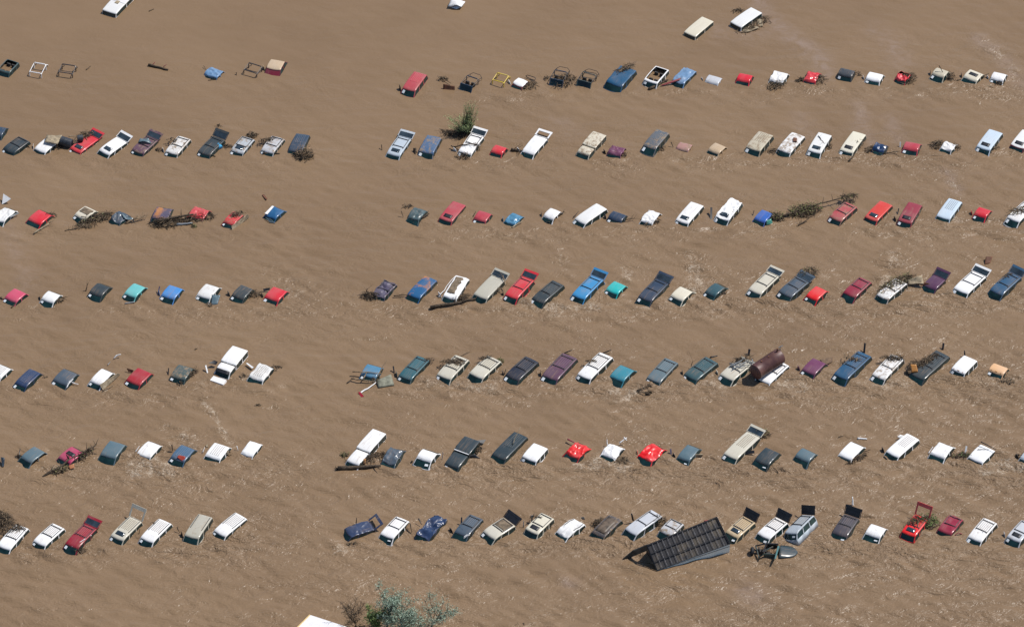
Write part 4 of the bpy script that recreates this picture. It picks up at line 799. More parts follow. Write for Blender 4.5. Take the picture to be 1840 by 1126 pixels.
tangle(-19.44,22.97,0.95,0.8,0.9,150,'rounded brown brush ball in front of the navy minivan, second row',41,yaw=R(0),leaves=(BROWNLEAF,160),z0=0.0,pale=0.25)
tangle(-22.96,24.95,0.8,0.3,0.12,50,'twigs across the silver minivan roof, second row left',42,yaw=R(20),leaves=None,z0=0.36,pale=0.25)
stick((-28.08, 23.07, 0.05),(-27.73, 22.83, 0.05),0.08,TWIG,'short brown log below the slate minivan, second row left','log','log','loose sticks in the flood water',sag=0,seed=43,twigs=0,root_r=0)
stick((-9.05, 23.71, 0.35),(-9.05, 23.21, 0.0),0.12,TWIG,'dark stump left of the blue minivan, second row right','stump','stump','loose sticks in the flood water',sag=0,seed=44,twigs=0,root_r=0)
stick((-12.22, 24.2, 0.4),(-12.17, 23.84, 0.0),0.05,TWIG,'bluish stick left of the first minivan of the right block, second row','branch','branch','loose sticks in the flood water',sag=0,seed=45,twigs=0,root_r=0)
tangle(-7.49,23.13,0.35,0.3,0.3,26,'small dark twig clump below the blue minivan, second row right',46,yaw=R(0),leaves=None,z0=0.0,pale=0.25)
tangle(-5.34,26.30,1.4,0.4,0.3,70,'spread of dead twigs left of the green willow bush',47,yaw=R(-15),leaves=None,z0=0.0,pale=0.25)
stick((-5.51, 23.93, 0.3),(-3.18, 24.15, 0.5),0.07,TWIG,'dark curved branch across the front of the white minivan below the bush','branch','branch','loose sticks in the flood water',sag=0.15,seed=48,twigs=8,root_r=0)
stick((-5.71, 24.17, 0.3),(-4.73, 23.55, 0.1),0.06,TWIG,'crossed branch at the front corner of the white minivan below the bush','branch','branch','loose sticks in the flood water',sag=0,seed=49,twigs=4,root_r=0)
tangle(-3.47,24.32,0.6,0.7,0.5,80,'brown twigs beside the white minivan below the bush',50,yaw=R(60),leaves=None,z0=0.0,pale=0.4)
tangle(-4.48,22.81,0.7,0.45,0.5,50,'dark clump with a grey slab, floating below the white minivan',51,yaw=R(0),leaves=(BROWNLEAF,20),z0=0.0,pale=0.25)
stick((-0.06, 23.87, 0.1),(1.15, 23.53, 0.12),0.15,TWIG,'dark log touching the front of the white minivan with hollow tailgate','log','log','loose sticks in the flood water',sag=0,seed=52,twigs=8,root_r=0)
tangle(13.80,24.16,0.5,0.7,0.35,50,'twigs beside the slate blue minivan, second row right',53,yaw=R(50),leaves=None,z0=0.0,pale=0.25)
stick((14.92, 24.59, 0.4),(15.11, 24.32, 0),0.05,TWIG,'small stick left of the rose sedan, second row','branch','branch','loose sticks in the flood water',sag=0,seed=54,twigs=0,root_r=0)
tangle(10.37,23.21,0.5,0.4,0.25,30,'twigs under the plum sedan, second row',55,yaw=R(0),leaves=None,z0=0.0,pale=0.25)
tangle(22.94,23.84,1.1,0.5,0.3,80,'twigs along the lower side of the beige minivan, second row right',56,yaw=R(20),leaves=None,z0=0.0,pale=0.25)
tangle(24.54,23.68,0.7,0.3,0.25,40,'twigs at the front left corner of a mud-streaked white minivan, second row',57,yaw=R(10),leaves=None,z0=0.0,pale=0.25)
board([(26.38, 25.1, 0.5), (26.72, 25.02, 0.5), (26.7, 24.5, 0.5), (26.34, 24.54, 0.5)],0.12,RUST,'small rusty box on the roof of a mud-streaked white minivan','box','rusty_box',0.0,58)
stick((28.72, 25.29, 0.6),(29.26, 24.23, 0.5),0.04,TWIG,'branch lying over the white minivan with sunroof, second row right','branch','branch','loose sticks in the flood water',sag=0,seed=59,twigs=4,root_r=0)
tangle(29.39,24.47,0.6,0.7,0.3,50,'twigs right of the white minivan with sunroof, second row right',60,yaw=R(50),leaves=None,z0=0.0,pale=0.25)
tangle(32.27,24.63,0.8,0.6,0.3,40,'twigs over the front right corner of the cream minivan with sunroof',61,yaw=R(50),leaves=None,z0=0.2,pale=0.25)
stick((31.46, 22.18, 0.0),(32.02, 22.89, 0.25),0.1,TWIG,'dark half-sunk branch below the cream minivan, second row right','branch','branch','loose sticks in the flood water',sag=0,seed=62,twigs=0,root_r=0)
tangle(33.56,24.00,0.7,0.35,0.35,60,'twigs left of the crumpled blue sedan, second row',63,yaw=R(35),leaves=None,z0=0.0,pale=0.25)
stick((34.34, 23.22, 0.05),(35.95, 23.48, 0.1),0.07,TWIG,'dark forked branch below the crumpled blue sedan, second row','branch','branch','loose sticks in the flood water',sag=0,seed=64,twigs=7,root_r=0)
board([(36.34, 24.53, 0.45), (36.44, 24.53, 0.45), (36.45, 24.32, 0), (36.32, 24.32, 0)],0.05,WHITE,'thin white panel on edge left of the faded red sedan, second row','panel','body_panel',0.0,65)
tangle(39.92,24.63,0.8,0.6,0.6,80,'black branches sticking up around the crumpled white sedan, second row',66,yaw=R(30),leaves=None,z0=0.0,pale=0.25)
tangle(41.46,24.32,0.6,0.6,0.4,60,'brown twigs right of the crumpled white sedan, second row',67,yaw=R(30),leaves=None,z0=0.0,pale=0.4)
tangle(44.94,24.00,0.9,0.3,0.3,50,'reddish twigs below the pale blue minivan with sunroof, second row',68,yaw=R(25),leaves=None,z0=0.0,pale=0.25)
board([(-47.02, 16.56, 0.6), (-46.28, 15.99, 0.45), (-46.67, 15.85, 0.2), (-47.12, 15.73, 0.0)],0.04,WHITE,'white triangular panel standing behind the first crumpled sedan, third row','panel','body_panel',0.0,69)
stick((-46.27, 13.44, 0.25),(-45.43, 14.08, 0.3),0.1,STEEL,'pale bar along the side of the first crumpled white sedan, third row','bar','metal_bar','loose sticks in the flood water',sag=0,seed=70,twigs=0,root_r=0)
tangle(-42.75,13.75,0.9,0.4,0.5,60,'dark twigs along the right side of the red sedan, third row left',71,yaw=R(40),leaves=None,z0=0.0,pale=0.25)
stick((-43.83, 11.46, 0.03),(-42.55, 12.6, 0.25),0.08,PLANK,'pale broken trunk in front of the red sedan, third row left','log','log','loose sticks in the flood water',sag=0,seed=72,twigs=4,root_r=0)
tangle(-38.44,13.41,1.9,0.6,0.55,190,'long pile of sticks against the cream sedan with open roof',73,yaw=R(33),leaves=(GRASSY,60),z0=0.0,pale=0.25)
stick((-41.04, 11.8, 0.02),(-39.09, 12.39, 0.15),0.05,TWIG,'branch tip trailing from the stick pile of the cream sedan','branch','branch','loose sticks in the flood water',sag=0,seed=74,twigs=10,root_r=0)
tangle(-39.00,12.41,0.5,0.25,0.15,30,'tan husks floating below the stick pile of the cream sedan',75,yaw=R(0),leaves=(BROWNLEAF,30),z0=0.0,pale=0.9)
tangle(-37.52,13.75,0.5,0.7,0.5,50,'twigs left of the crumpled slate sedan, third row',76,yaw=R(20),leaves=None,z0=0.0,pale=0.5)
board([(-35.92, 13.71, 0.5), (-34.86, 13.35, 0.45), (-34.74, 13.04, 0.3), (-35.69, 13.25, 0.4)],0.06,paint(COLOURS['slate4'],.4),'grey body panel lying on the crumpled slate sedan, third row','panel','body_panel',0.3,77)
stick((-35.58, 12.9, 0.08),(-33.62, 13.54, 0.3),0.07,TWIG2,'long curved branch right of the crumpled slate sedan, third row','branch','branch','loose sticks in the flood water',sag=0.1,seed=78,twigs=8,root_r=0)
stick((-34.85, 13.12, 0.3),(-33.68, 13.73, 0.35),0.06,TWIG2,'second tan branch right of the crumpled slate sedan, third row','branch','branch','loose sticks in the flood water',sag=0,seed=79,twigs=5,root_r=0)
tangle(-31.68,13.00,1.7,0.75,0.5,200,'dark driftwood raft in front of the rust patched sedan, third row',80,yaw=R(8),leaves=None,z0=0.0,pale=0.25)
tangle(-28.88,13.58,1.6,0.6,0.5,150,'dark driftwood raft in front of the crumpled red sedan, third row left',81,yaw=R(18),leaves=None,z0=0.0,pale=0.25)
stick((-32.7, 12.81, 0.35),(-29.28, 13.63, 0.5),0.16,TWIG,'dark trunk across the driftwood raft, third row left','log','log','loose sticks in the flood water',sag=0,seed=82,twigs=6,root_r=0)
stick((-30.82, 12.62, 0.1),(-29.36, 12.81, 0.15),0.13,STEEL,'blue-grey log at the lower edge of the driftwood raft','log','log','loose sticks in the flood water',sag=0,seed=83,twigs=0,root_r=0)
tangle(-29.19,12.41,0.3,0.25,0.25,16,'leafy scrap floating under the driftwood raft, third row left',84,yaw=R(0),leaves=(GRASSY,20),z0=0.0,pale=0.25)
board([(-25.75, 12.06, 0.35), (-25.67, 11.87, -0.1), (-24.2, 13.79, 0.1), (-24.32, 13.63, 0.5)],0.06,PLANK,'tan plank leaning along the side of the mud-streaked red sedan, third row','board','loose_board',0.0,85)
tangle(-25.33,13.75,0.7,0.4,0.1,50,'leaf litter spread on the roof of the mud-streaked red sedan, third row',86,yaw=R(40),leaves=None,z0=0.44,pale=0.25)
board([(-23.14, 16.99, 0.1), (-22.97, 17.09, 0.1), (-22.63, 16.47, 0.08), (-22.73, 16.31, 0.08)],0.06,RUST,'small dark red board floating behind the blue sedan, third row left','board','loose_board',0.0,87)
board([(-22.71, 13.56, 0.15), (-22.27, 13.21, 0.3), (-21.73, 12.7, 0.1), (-22.27, 12.93, 0.05)],0.04,paint(COLOURS['slate4'],.4),'folded grey metal strip in front of the crumpled blue sedan, third row','panel','body_panel',0.2,88)
board([(-22.76, 13.81, 0.46), (-22.12, 14.93, 0.46), (-21.93, 14.85, 0.46), (-22.51, 13.68, 0.46)],0.03,WHITE,'white edge strip on the left of the crumpled blue sedan roof, third row','strip','bodywork_strip',0.0,89)
tangle(-9.67,15.39,0.5,0.3,0.3,24,'dark looped root behind the crumpled dark teal sedan, third row',90,yaw=R(0),leaves=None,z0=0.0,pale=0.25)
stick((-10.19, 14.12, 0.5),(-10.02, 13.82, 0),0.04,TWIG,'thin stick left of the crumpled dark teal sedan, third row','branch','branch','loose sticks in the flood water',sag=0,seed=91,twigs=0,root_r=0)
stick((-8.34, 13.52, 0.15),(-7.62, 14.1, 0.2),0.1,TWIG,'dark log on the right of the crumpled dark teal sedan, third row','log','log','loose sticks in the flood water',sag=0,seed=92,twigs=4,root_r=0)
tangle(-8.79,13.31,0.5,0.3,0.2,30,'dark scraps in front of the crumpled dark teal sedan, third row',93,yaw=R(0),leaves=None,z0=0.0,pale=0.25)
stick((-3.59, 13.89, 0.05),(-3.34, 14.29, 0.3),0.05,TWIG,'dark twig at the left edge of the faded red sedan, third row','branch','branch','loose sticks in the flood water',sag=0,seed=94,twigs=0,root_r=0)
stick((-0.03, 12.24, 0.02),(0.97, 13.06, 0.2),0.07,PLANK,'pale pole below the crumpled steel blue sedan, third row','pole','pole','loose sticks in the flood water',sag=0,seed=95,twigs=0,root_r=0.1)
stick((4.03, 13.66, 0.1),(4.83, 14.36, 0.25),0.08,TWIG,'black branch along the right side of the white sedan, third row','branch','branch','loose sticks in the flood water',sag=0,seed=96,twigs=3,root_r=0)
tangle(3.52,13.31,0.4,0.4,0.2,30,'dark twigs under the front of the white sedan, third row right',97,yaw=R(0),leaves=None,z0=0.0,pale=0.25)
stick((5.63, 13.66, 0.1),(6.13, 14.17, 0.4),0.04,TRIM,'dark bar at the left corner of the long white minivan, third row','bar','metal_bar','loose sticks in the flood water',sag=0,seed=98,twigs=0,root_r=0)
stick((10.42, 13.28, 0.15),(11.23, 13.41, 0.2),0.05,TWIG,'twig reaching right from the navy sedan, third row','branch','branch','loose sticks in the flood water',sag=0,seed=99,twigs=5,root_r=0)
tangle(12.92,12.99,0.8,0.4,0.3,70,'dark twigs below the crumpled white sedan, third row right',100,yaw=R(30),leaves=None,z0=0.0,pale=0.25)
board([(18.27, 14.64, 0.5), (18.47, 14.64, 0.5), (18.42, 13.43, -0.1), (18.24, 13.35, -0.1)],0.06,TRIM,'dark narrow board on edge left of the crumpled white minivan, third row','board','loose_board',0.0,101)
tangle(20.32,14.19,0.9,0.5,0.45,90,'twigs under the crumpled right side of the white minivan, third row',102,yaw=R(50),leaves=(GRASSY,40),z0=0.0,pale=0.25)
board([(23.36, 12.81, 0.4), (23.82, 13.15, 0.45), (24.02, 12.83, 0.0), (23.36, 12.59, 0.0)],0.05,paint((.01,.2,.15),.2),'green curved sheet at the front corner of the royal blue sedan','sheet','green_sheet',0.25,103)
board([(22.27, 14.45, 0.3), (22.34, 14.45, 0.3), (22.22, 14.11, 0.0), (22.16, 14.11, 0.0)],0.05,TRIM,'black bar left of the royal blue sedan, third row','bar','metal_bar',0.0,104)
tangle(24.36,13.71,0.9,0.6,0.6,130,'dense leafy brush against the royal blue sedan, third row',105,yaw=R(-10),leaves=(GRASSY,120),z0=0.0,pale=0.25)
tangle(27.05,14.59,1.7,0.8,0.8,230,'big uprooted shrub floating between royal blue sedan and faded red minivan',106,yaw=R(15),leaves=(GRASSY,420),z0=0.0,pale=0.3)
stick((24.9, 13.7, 0.2),(30.52, 16.14, 0.5),0.1,TWIG,'long bare trunk running through the big uprooted shrub','log','log','loose sticks in the flood water',sag=0.1,seed=107,twigs=14,root_r=0)
stick((26.31, 12.56, 0.02),(27.28, 13.25, 0.3),0.07,TWIG,'branch stub below the big uprooted shrub','branch','branch','loose sticks in the flood water',sag=0,seed=108,twigs=3,root_r=0.12)
tangle(31.14,16.20,0.9,0.4,0.2,70,'leafy twigs on the rear roof of the faded red minivan, third row',109,yaw=R(15),leaves=(GRASSY,40),z0=0.5,pale=0.25)
tangle(30.09,13.39,0.7,0.3,0.3,40,'leafy twigs on the windshield of the faded red minivan, third row',110,yaw=R(15),leaves=(GRASSY,30),z0=0.0,pale=0.25)
board([(35.61, 14.71, 0.35), (35.7, 14.67, 0.35), (35.54, 14.11, 0.0), (35.45, 14.11, 0.0)],0.05,TRIM,'dark sliver standing left of the maroon minivan, third row','bar','metal_bar',0.0,111)
tangle(46.76,14.19,1.1,0.5,0.2,90,'brown twigs across the last white minivan of the third row',112,yaw=R(25),leaves=(GRASSY,40),z0=0.45,pale=0.25)
stick((-46.19, 2.08, 0.15),(-45.87, 1.9, 0.1),0.08,TWIG,'dark stub at the left corner of the pink sedan','branch','branch','loose sticks in the flood water',sag=0,seed=113,twigs=3,root_r=0)
stick((-45.08, 0.82, 0.0),(-44.69, 1.22, 0.2),0.06,TWIG,'dark stub under the front corner of the pink sedan','branch','branch','loose sticks in the flood water',sag=0,seed=114,twigs=0,root_r=0)
stick((-40.61, 2.06, 0.1),(-40.19, 2.1, 0.2),0.05,TWIG,'twig at the right of the white sedan, fourth row left','branch','branch','loose sticks in the flood water',sag=0,seed=115,twigs=2,root_r=0)
stick((-38.53, 3.15, 0.0),(-38.35, 3.35, 0.7),0.05,TWIG,'forked upright stick left of the dark slate sedan, fourth row','branch','branch','loose sticks in the flood water',sag=0,seed=116,twigs=2,root_r=0)
board([(-34.92, 1.14, 0.0), (-34.85, 1.16, 0.25), (-34.0, 1.41, 0.2), (-34.07, 1.49, 0)],0.06,STEEL,'small grey plate floating below the pale turquoise sedan','plate','metal_plate',0.0,117)
tangle(-40.89,1.70,0.5,0.3,0.3,40,'pale twigs in the open side of the white sedan, fourth row left',118,yaw=R(30),leaves=None,z0=0.0,pale=0.6)
board([(-32.04, 2.58, 0.0), (-31.95, 2.55, 0), (-31.79, 3.19, 0.5), (-31.89, 3.22, 0.5)],0.05,paint(COLOURS['purple3'],.2),'grey-purple sliver standing left of the bright blue sedan','panel','body_panel',0.0,119)
board([(-27.07, 2.1, 0.4), (-26.3, 2.14, 0.5), (-26.54, 1.3, 0.0), (-27.1, 1.22, 0.0)],0.05,paint(COLOURS['slate4'],.1),'grey-blue fender leaning on the white sedan, fourth row left','fender','loose_fender',0.3,120)
tangle(-27.25,1.22,0.35,0.25,0.2,22,'dark twigs beside the grey-blue fender, fourth row',121,yaw=R(0),leaves=None,z0=0.0,pale=0.25)
tangle(-23.42,2.66,0.9,0.5,0.4,90,'dark twigs right of the dark slate sedan, fourth row left',122,yaw=R(-10),leaves=None,z0=0.0,pale=0.25)
board([(-22.5, 3.17, 0.25), (-21.89, 3.21, 0.35), (-21.89, 3.07, 0.2), (-22.45, 2.98, 0.1)],0.06,TRIM,'black flap left of the red sedan, fourth row left','panel','body_panel',0.0,123)
tangle(-12.60,2.32,1.2,0.5,0.5,110,'twigs around the front of the crumpled grey-purple minivan',124,yaw=R(-8),leaves=None,z0=0.0,pale=0.25)
stick((-13.18, 2.32, 0.0),(-13.08, 2.71, 0.7),0.06,TWIG,'upright branch left of the crumpled grey-purple minivan','branch','branch','loose sticks in the flood water',sag=0,seed=125,twigs=3,root_r=0)
stick((-10.68, 2.36, 0.1),(-9.36, 2.39, 0.2),0.06,TWIG,'branch between grey-purple and blue minivans, fourth row','branch','branch','loose sticks in the flood water',sag=0,seed=126,twigs=3,root_r=0)
stick((-7.32, 0.72, 0.12),(-3.29, 1.87, 0.15),0.17,TWIG,'long dark log floating in front of the torn white minivan','log','log','loose sticks in the flood water',sag=0,seed=127,twigs=6,root_r=0)
tangle(-4.64,2.17,0.9,0.35,0.3,80,'twigs wedged between the torn white minivan and the long dark log',128,yaw=R(20),leaves=None,z0=0.0,pale=0.25)
stick((-6.61, 2.2, 0.1),(-5.15, 4.65, 0.5),0.04,WHITE,'white trim strip along the left of the torn white minivan','trim strip','bodywork_strip','loose sticks in the flood water',sag=0,seed=129,twigs=0,root_r=0)
stick((-2.05, 2.59, 0.1),(-0.57, 3.32, 0.45),0.05,TWIG2,'pale branch leaning on the beige minivan, fourth row','branch','branch','loose sticks in the flood water',sag=0.05,seed=130,twigs=5,root_r=0)
stick((-0.57, 3.4, 0.45),(-0.82, 4.57, 0.7),0.06,TWIG2,'pale branch crossing the tailgate of the beige minivan','branch','branch','loose sticks in the flood water',sag=0,seed=131,twigs=3,root_r=0)
tangle(-1.51,3.09,0.6,0.25,0.2,30,'thin pale twigs at the front side of the beige minivan',132,yaw=R(45),leaves=None,z0=0.0,pale=0.8)
tangle(26.97,5.42,1.0,0.6,0.5,110,'twigs covering the tailgate of the slate blue minivan, fourth row',133,yaw=R(25),leaves=(GRASSY,30),z0=0.3,pale=0.3)
tangle(18.94,2.86,0.5,0.3,0.3,30,'twigs right of the dark teal sedan, fourth row',134,yaw=R(30),leaves=None,z0=0.0,pale=0.6)
tangle(34.66,3.71,2.1,0.8,0.6,380,'green-brown brush covering the mud-streaked white minivan, fourth row',135,yaw=R(42),leaves=(GRASSY,260),z0=0.1,pale=0.35)
stick((35.48, 4.65, 0.5),(36.64, 4.57, 0.7),0.06,TWIG,'bare branch above the tan sheet, fourth row','branch','branch','loose sticks in the flood water',sag=0,seed=136,twigs=8,root_r=0)
board([(35.74, 4.19, 0.5), (37.13, 4.5, 0.75), (37.24, 3.72, 0.5), (35.85, 3.9, 0.1)],0.08,PLANK,'tan curved sheet between the brush pile and the purple minivan','sheet','tan_sheet',0.3,137)
board([(36.54, 3.98, 0.1), (37.16, 4.0, 0.4), (37.98, 3.66, 0.3), (37.61, 3.71, 0.0)],0.06,RUST,'brown flap between the tan sheet and the purple minivan','sheet','brown_sheet',0.2,138)
board([(43.15, 7.71, 0.3), (43.78, 7.74, 0.3), (43.52, 7.14, 0.0), (43.02, 6.98, 0.0)],0.06,RUST,'rusty square plate sticking up alone behind the white minivan, fourth row','plate','rusty_plate',0.15,139)
tangle(44.88,4.80,0.6,0.15,0.1,16,'black wiper-shaped branch on the blue minivan roof, fourth row right',140,yaw=R(35),leaves=None,z0=0.5,pale=0.25)
tangle(-41.34,-8.80,0.3,0.2,0.2,12,'twigs at the rear of the deep blue sedan, fifth row',141,yaw=R(0),leaves=None,z0=0.0,pale=0.25)
board([(-36.39, -10.31, 0.4), (-36.12, -10.49, -0.05), (-34.7, -8.54, 0.15), (-34.89, -8.86, 0.5)],0.07,PLANK,'tan plank wedged against the right side of the white sedan, fifth row','board','loose_board',0.0,142)
stick((-36.1, -10.67, 0.03),(-35.24, -10.0, 0.06),0.06,TWIG2,'thin grey plank below the tan plank, fifth row left','branch','branch','loose sticks in the flood water',sag=0,seed=143,twigs=0,root_r=0)
board([(-34.15, -7.98, 0.35), (-33.51, -8.25, 0.35), (-33.64, -8.3, 0.1), (-33.98, -8.22, 0.1)],0.05,RUST,'dark brown flap behind the left corner of the red sedan, fifth row','flap','brown_flap',0.0,144)
board([(-35.42, -6.43, 0.15), (-35.18, -6.22, 0.35), (-34.76, -6.13, 0.35), (-34.8, -6.02, 0.1)],0.05,WHITE,'curved white trim piece floating behind the white sedan, fifth row left','trim','bodywork_piece',0.2,145)
stick((-35.89, -7.19, 0.05),(-35.67, -6.81, 0.1),0.04,STEEL,'tiny pale stick near the curved white trim piece','branch','branch','loose sticks in the flood water',sag=0,seed=146,twigs=0,root_r=0)
stick((-39.36, -10.34, 0.05),(-38.78, -9.47, 0.35),0.06,WHITE,'white bent pillar over the side of the slate blue sedan','pillar','bent_post',None,sag=0.1,seed=147,twigs=0,root_r=0)
stick((-38.94, -9.67, 0.15),(-38.31, -9.85, 0.05),0.05,WHITE,'white rod sticking out right of the slate blue sedan, fifth row','rod','rod','loose sticks in the flood water',sag=0,seed=148,twigs=0,root_r=0)
board([(-30.5, -8.54, 0), (-30.41, -8.57, 0), (-30.39, -8.04, 0.4), (-30.46, -7.99, 0.4)],0.04,TRIM,'dark sliver left of the mud-streaked dark green sedan','bar','metal_bar',0.0,149)
tangle(-28.48,-8.36,0.9,0.35,0.4,70,'twigs and rails right of the mud-streaked dark green sedan, fifth row',150,yaw=R(45),leaves=None,z0=0.0,pale=0.4)
stick((-28.25, -5.04, 0.05),(-28.03, -4.9, 0.05),0.06,TWIG,'small dark stick floating behind the fifth row left block','branch','branch','loose sticks in the flood water',sag=0,seed=151,twigs=0,root_r=0)
board([(-27.21, -7.81, 0.5), (-27.1, -7.72, 0.5), (-26.93, -8.19, 0), (-27.03, -8.27, 0)],0.05,WHITE,'white curved strip left of the white pickup with camper shell','strip','bodywork_piece',0.0,152)
board([(-26.91, -7.46, 0.5), (-26.42, -7.1, 0.5), (-26.1, -7.28, 0.5), (-26.24, -7.45, 0.3)],0.05,TRIM,'black panel left of the white pickup cab, fifth row','panel','body_panel',0.0,153)
board([(-23.6, -7.27, 0.3), (-23.49, -7.22, 0.3), (-22.9, -7.74, 0.25), (-23.03, -7.86, 0.2)],0.05,WHITE,'white plank left of the crumpled white sedan, fifth row','board','loose_board',0.0,154)
tangle(-21.00,-7.66,0.7,0.3,0.3,40,'dark twigs at the right corner of the crumpled white sedan, fifth row',155,yaw=R(20),leaves=None,z0=0.0,pale=0.25)
tangle(-23.69,-8.71,0.5,0.25,0.2,30,'dark twigs at the left corner of the crumpled white sedan, fifth row',156,yaw=R(0),leaves=None,z0=0.0,pale=0.25)
tangle(-22.33,-12.67,0.35,0.2,0.3,22,'small dark twig star floating alone below the fifth row left block',157,yaw=R(0),leaves=None,z0=0.0,pale=0.25)
tangle(-29.33,-9.59,0.4,0.3,0.2,20,'dark twigs under the front of the dark green sedan, fifth row',158,yaw=R(0),leaves=None,z0=0.0,pale=0.25)
stick((-14.12, -8.57, 0.45),(-11.54, -8.83, 0.5),0.06,TWIG2,'brown plank across the front of the steel blue sedan','branch','branch','loose sticks in the flood water',sag=0,seed=159,twigs=0,root_r=0)
stick((-14.59, -9.61, 0.02),(-14.0, -9.12, 0.25),0.05,TWIG,'left end stick of the plank raft by the steel blue sedan','branch','branch','loose sticks in the flood water',sag=0,seed=160,twigs=0,root_r=0)
stick((-14.22, -9.23, 0.2),(-12.08, -9.71, 0.25),0.07,TWIG2,'lower brown plank in front of the steel blue sedan','branch','branch','loose sticks in the flood water',sag=0,seed=161,twigs=0,root_r=0)
stick((-13.17, -9.43, 0.3),(-12.81, -8.57, 0.5),0.06,TWIG2,'cross piece on the planks before the steel blue sedan','branch','branch','loose sticks in the flood water',sag=0,seed=162,twigs=0,root_r=0)
stick((-12.04, -9.14, 0.05),(-11.07, -7.56, 1.0),0.05,TWIG2,'tall thin pole leaning right of the steel blue sedan','pole','pole','loose sticks in the flood water',sag=0,seed=163,twigs=0,root_r=0)
board([(-11.91, -9.72, 0.4), (-10.72, -9.03, 0.5), (-10.41, -10.04, 0.1), (-11.79, -10.35, 0.05)],0.22,plain('grey_crate',(.2,.2,.15),.8,.4),'grey-green square crate lid beside the steel blue sedan','crate','crate_lid',0.06,164)
stick((-13.46, -11.15, 0.05),(-12.02, -9.74, 0.2),0.08,WHITE,'white signpost pole floating in front of the crate lid','pole','signpost_pole','loose sticks in the flood water',sag=0,seed=165,twigs=0,root_r=0)
board([(-13.57, -11.02, 0.15), (-13.36, -11.02, 0.15), (-13.04, -11.48, 0.05), (-13.29, -11.56, 0.0)],0.1,paint(COLOURS['red4'],.1),'red and white knob at the foot of the white signpost pole','sign','sign_foot',0.0,166)
tangle(-12.15,-9.25,0.6,0.5,0.3,50,'broken sticks between steel blue sedan and crate lid',167,yaw=R(0),leaves=None,z0=0.0,pale=0.4)
board([(-10.58, -7.9, 0.5), (-10.47, -7.85, 0.5), (-10.39, -8.24, 0.0), (-10.48, -8.27, 0.0)],0.05,TRIM,'dark sliver left of the teal minivan, fifth row','bar','metal_bar',0.0,168)
tangle(-7.37,-6.80,0.5,0.3,0.2,30,'leafy twigs at the rear of the teal minivan, fifth row',169,yaw=R(0),leaves=None,z0=0.3,pale=0.25)
tangle(-5.28,-7.23,1.0,0.25,0.12,60,'twigs along the roof of the first off-white minivan, fifth row',170,yaw=R(5),leaves=None,z0=0.5,pale=0.25)
tangle(-4.73,-7.48,0.5,0.3,0.1,36,'brown leaf patch on the first off-white minivan, fifth row',171,yaw=R(0),leaves=(BROWNLEAF,30),z0=0.5,pale=0.25)
stick((-4.57, -6.01, 0.05),(-3.75, -5.33, 0.05),0.03,TWIG,'thin stick in the water behind the off-white minivans, fifth row','branch','branch','loose sticks in the flood water',sag=0,seed=172,twigs=0,root_r=0)
tangle(-2.32,-6.72,0.7,0.2,0.1,34,'twigs on the roof of the second off-white minivan, fifth row',173,yaw=R(20),leaves=None,z0=0.5,pale=0.25)
tangle(-1.05,-6.63,0.35,0.3,0.3,20,'green tuft at the rear of the second off-white minivan',174,yaw=R(0),leaves=(GRASSY,60),z0=0.0,pale=0.25)
stick((4.67, -5.61, 0.1),(5.33, -5.58, 0.4),0.07,TRIM,'black door edge sticking up behind the purple minivan, fifth row','door edge','door_edge','loose sticks in the flood water',sag=0,seed=175,twigs=0,root_r=0)
stick((8.08, -5.65, 0.1),(8.85, -5.53, 0.4),0.07,TRIM,'black door edge sticking up behind the white minivan, fifth row right','door edge','door_edge','loose sticks in the flood water',sag=0,seed=176,twigs=0,root_r=0)
stick((-0.66, -8.41, 0),(-0.55, -8.12, 0.4),0.05,TWIG,'thin dark stick left of the black minivan, fifth row','branch','branch','loose sticks in the flood water',sag=0,seed=177,twigs=0,root_r=0)
tangle(6.97,-7.23,0.6,0.2,0.15,26,'twigs on the roof of the white minivan, fifth row right',178,yaw=R(0),leaves=None,z0=0.5,pale=0.25)
tangle(12.12,-10.09,0.35,0.35,0.4,40,'black clump at the top right of the floating root ring',179,yaw=R(0),leaves=None,z0=0.0,pale=0.25)
tangle(12.10,-10.93,0.3,0.25,0.3,30,'black clump at the lower right of the floating root ring',180,yaw=R(0),leaves=None,z0=0.0,pale=0.25)
stick((11.01, -10.77, 0.15),(12.11, -10.27, 0.3),0.07,TWIG,'curved black root forming the floating ring below the fifth row','branch','branch','loose sticks in the flood water',sag=0,seed=181,twigs=2,root_r=0)
stick((11.12, -10.87, 0.1),(12.09, -11.23, 0.15),0.05,TWIG,'lower black root of the floating ring below the fifth row','branch','branch','loose sticks in the flood water',sag=0,seed=182,twigs=0,root_r=0)
stick((17.65, -6.17, 0.08),(18.28, -5.96, 0.08),0.08,TRIM,'short black bar floating behind the dark teal minivan, fifth row','bar','metal_bar','loose sticks in the flood water',sag=0,seed=183,twigs=0,root_r=0)
stick((15.87, -7.66, 0.3),(16.02, -7.46, 0.7),0.04,TWIG,'small twig above the left side of the dark teal minivan','branch','branch','loose sticks in the flood water',sag=0,seed=184,twigs=2,root_r=0)
board([(20.96, -5.84, 0.0), (21.15, -5.84, 0.0), (21.23, -5.52, 0.45), (21.04, -5.47, 0.45)],0.08,TRIM,'dark fin-shaped piece behind the minivan left of the tank','fin','dark_fin',0.1,185)
stick((19.33, -8.02, 0.6),(20.67, -7.09, 0.75),0.05,STEEL,'metal strut in the frame pile on the off-white minivan left of the tank','strut','metal_strut','metal struts piled on the off-white minivan',sag=0,seed=186,twigs=0,root_r=0)
stick((19.48, -8.44, 0.6),(20.93, -7.35, 0.75),0.05,STEEL,'long metal strut in the frame pile on the off-white minivan left of the tank','strut','metal_strut','metal struts piled on the off-white minivan',sag=0,seed=187,twigs=0,root_r=0)
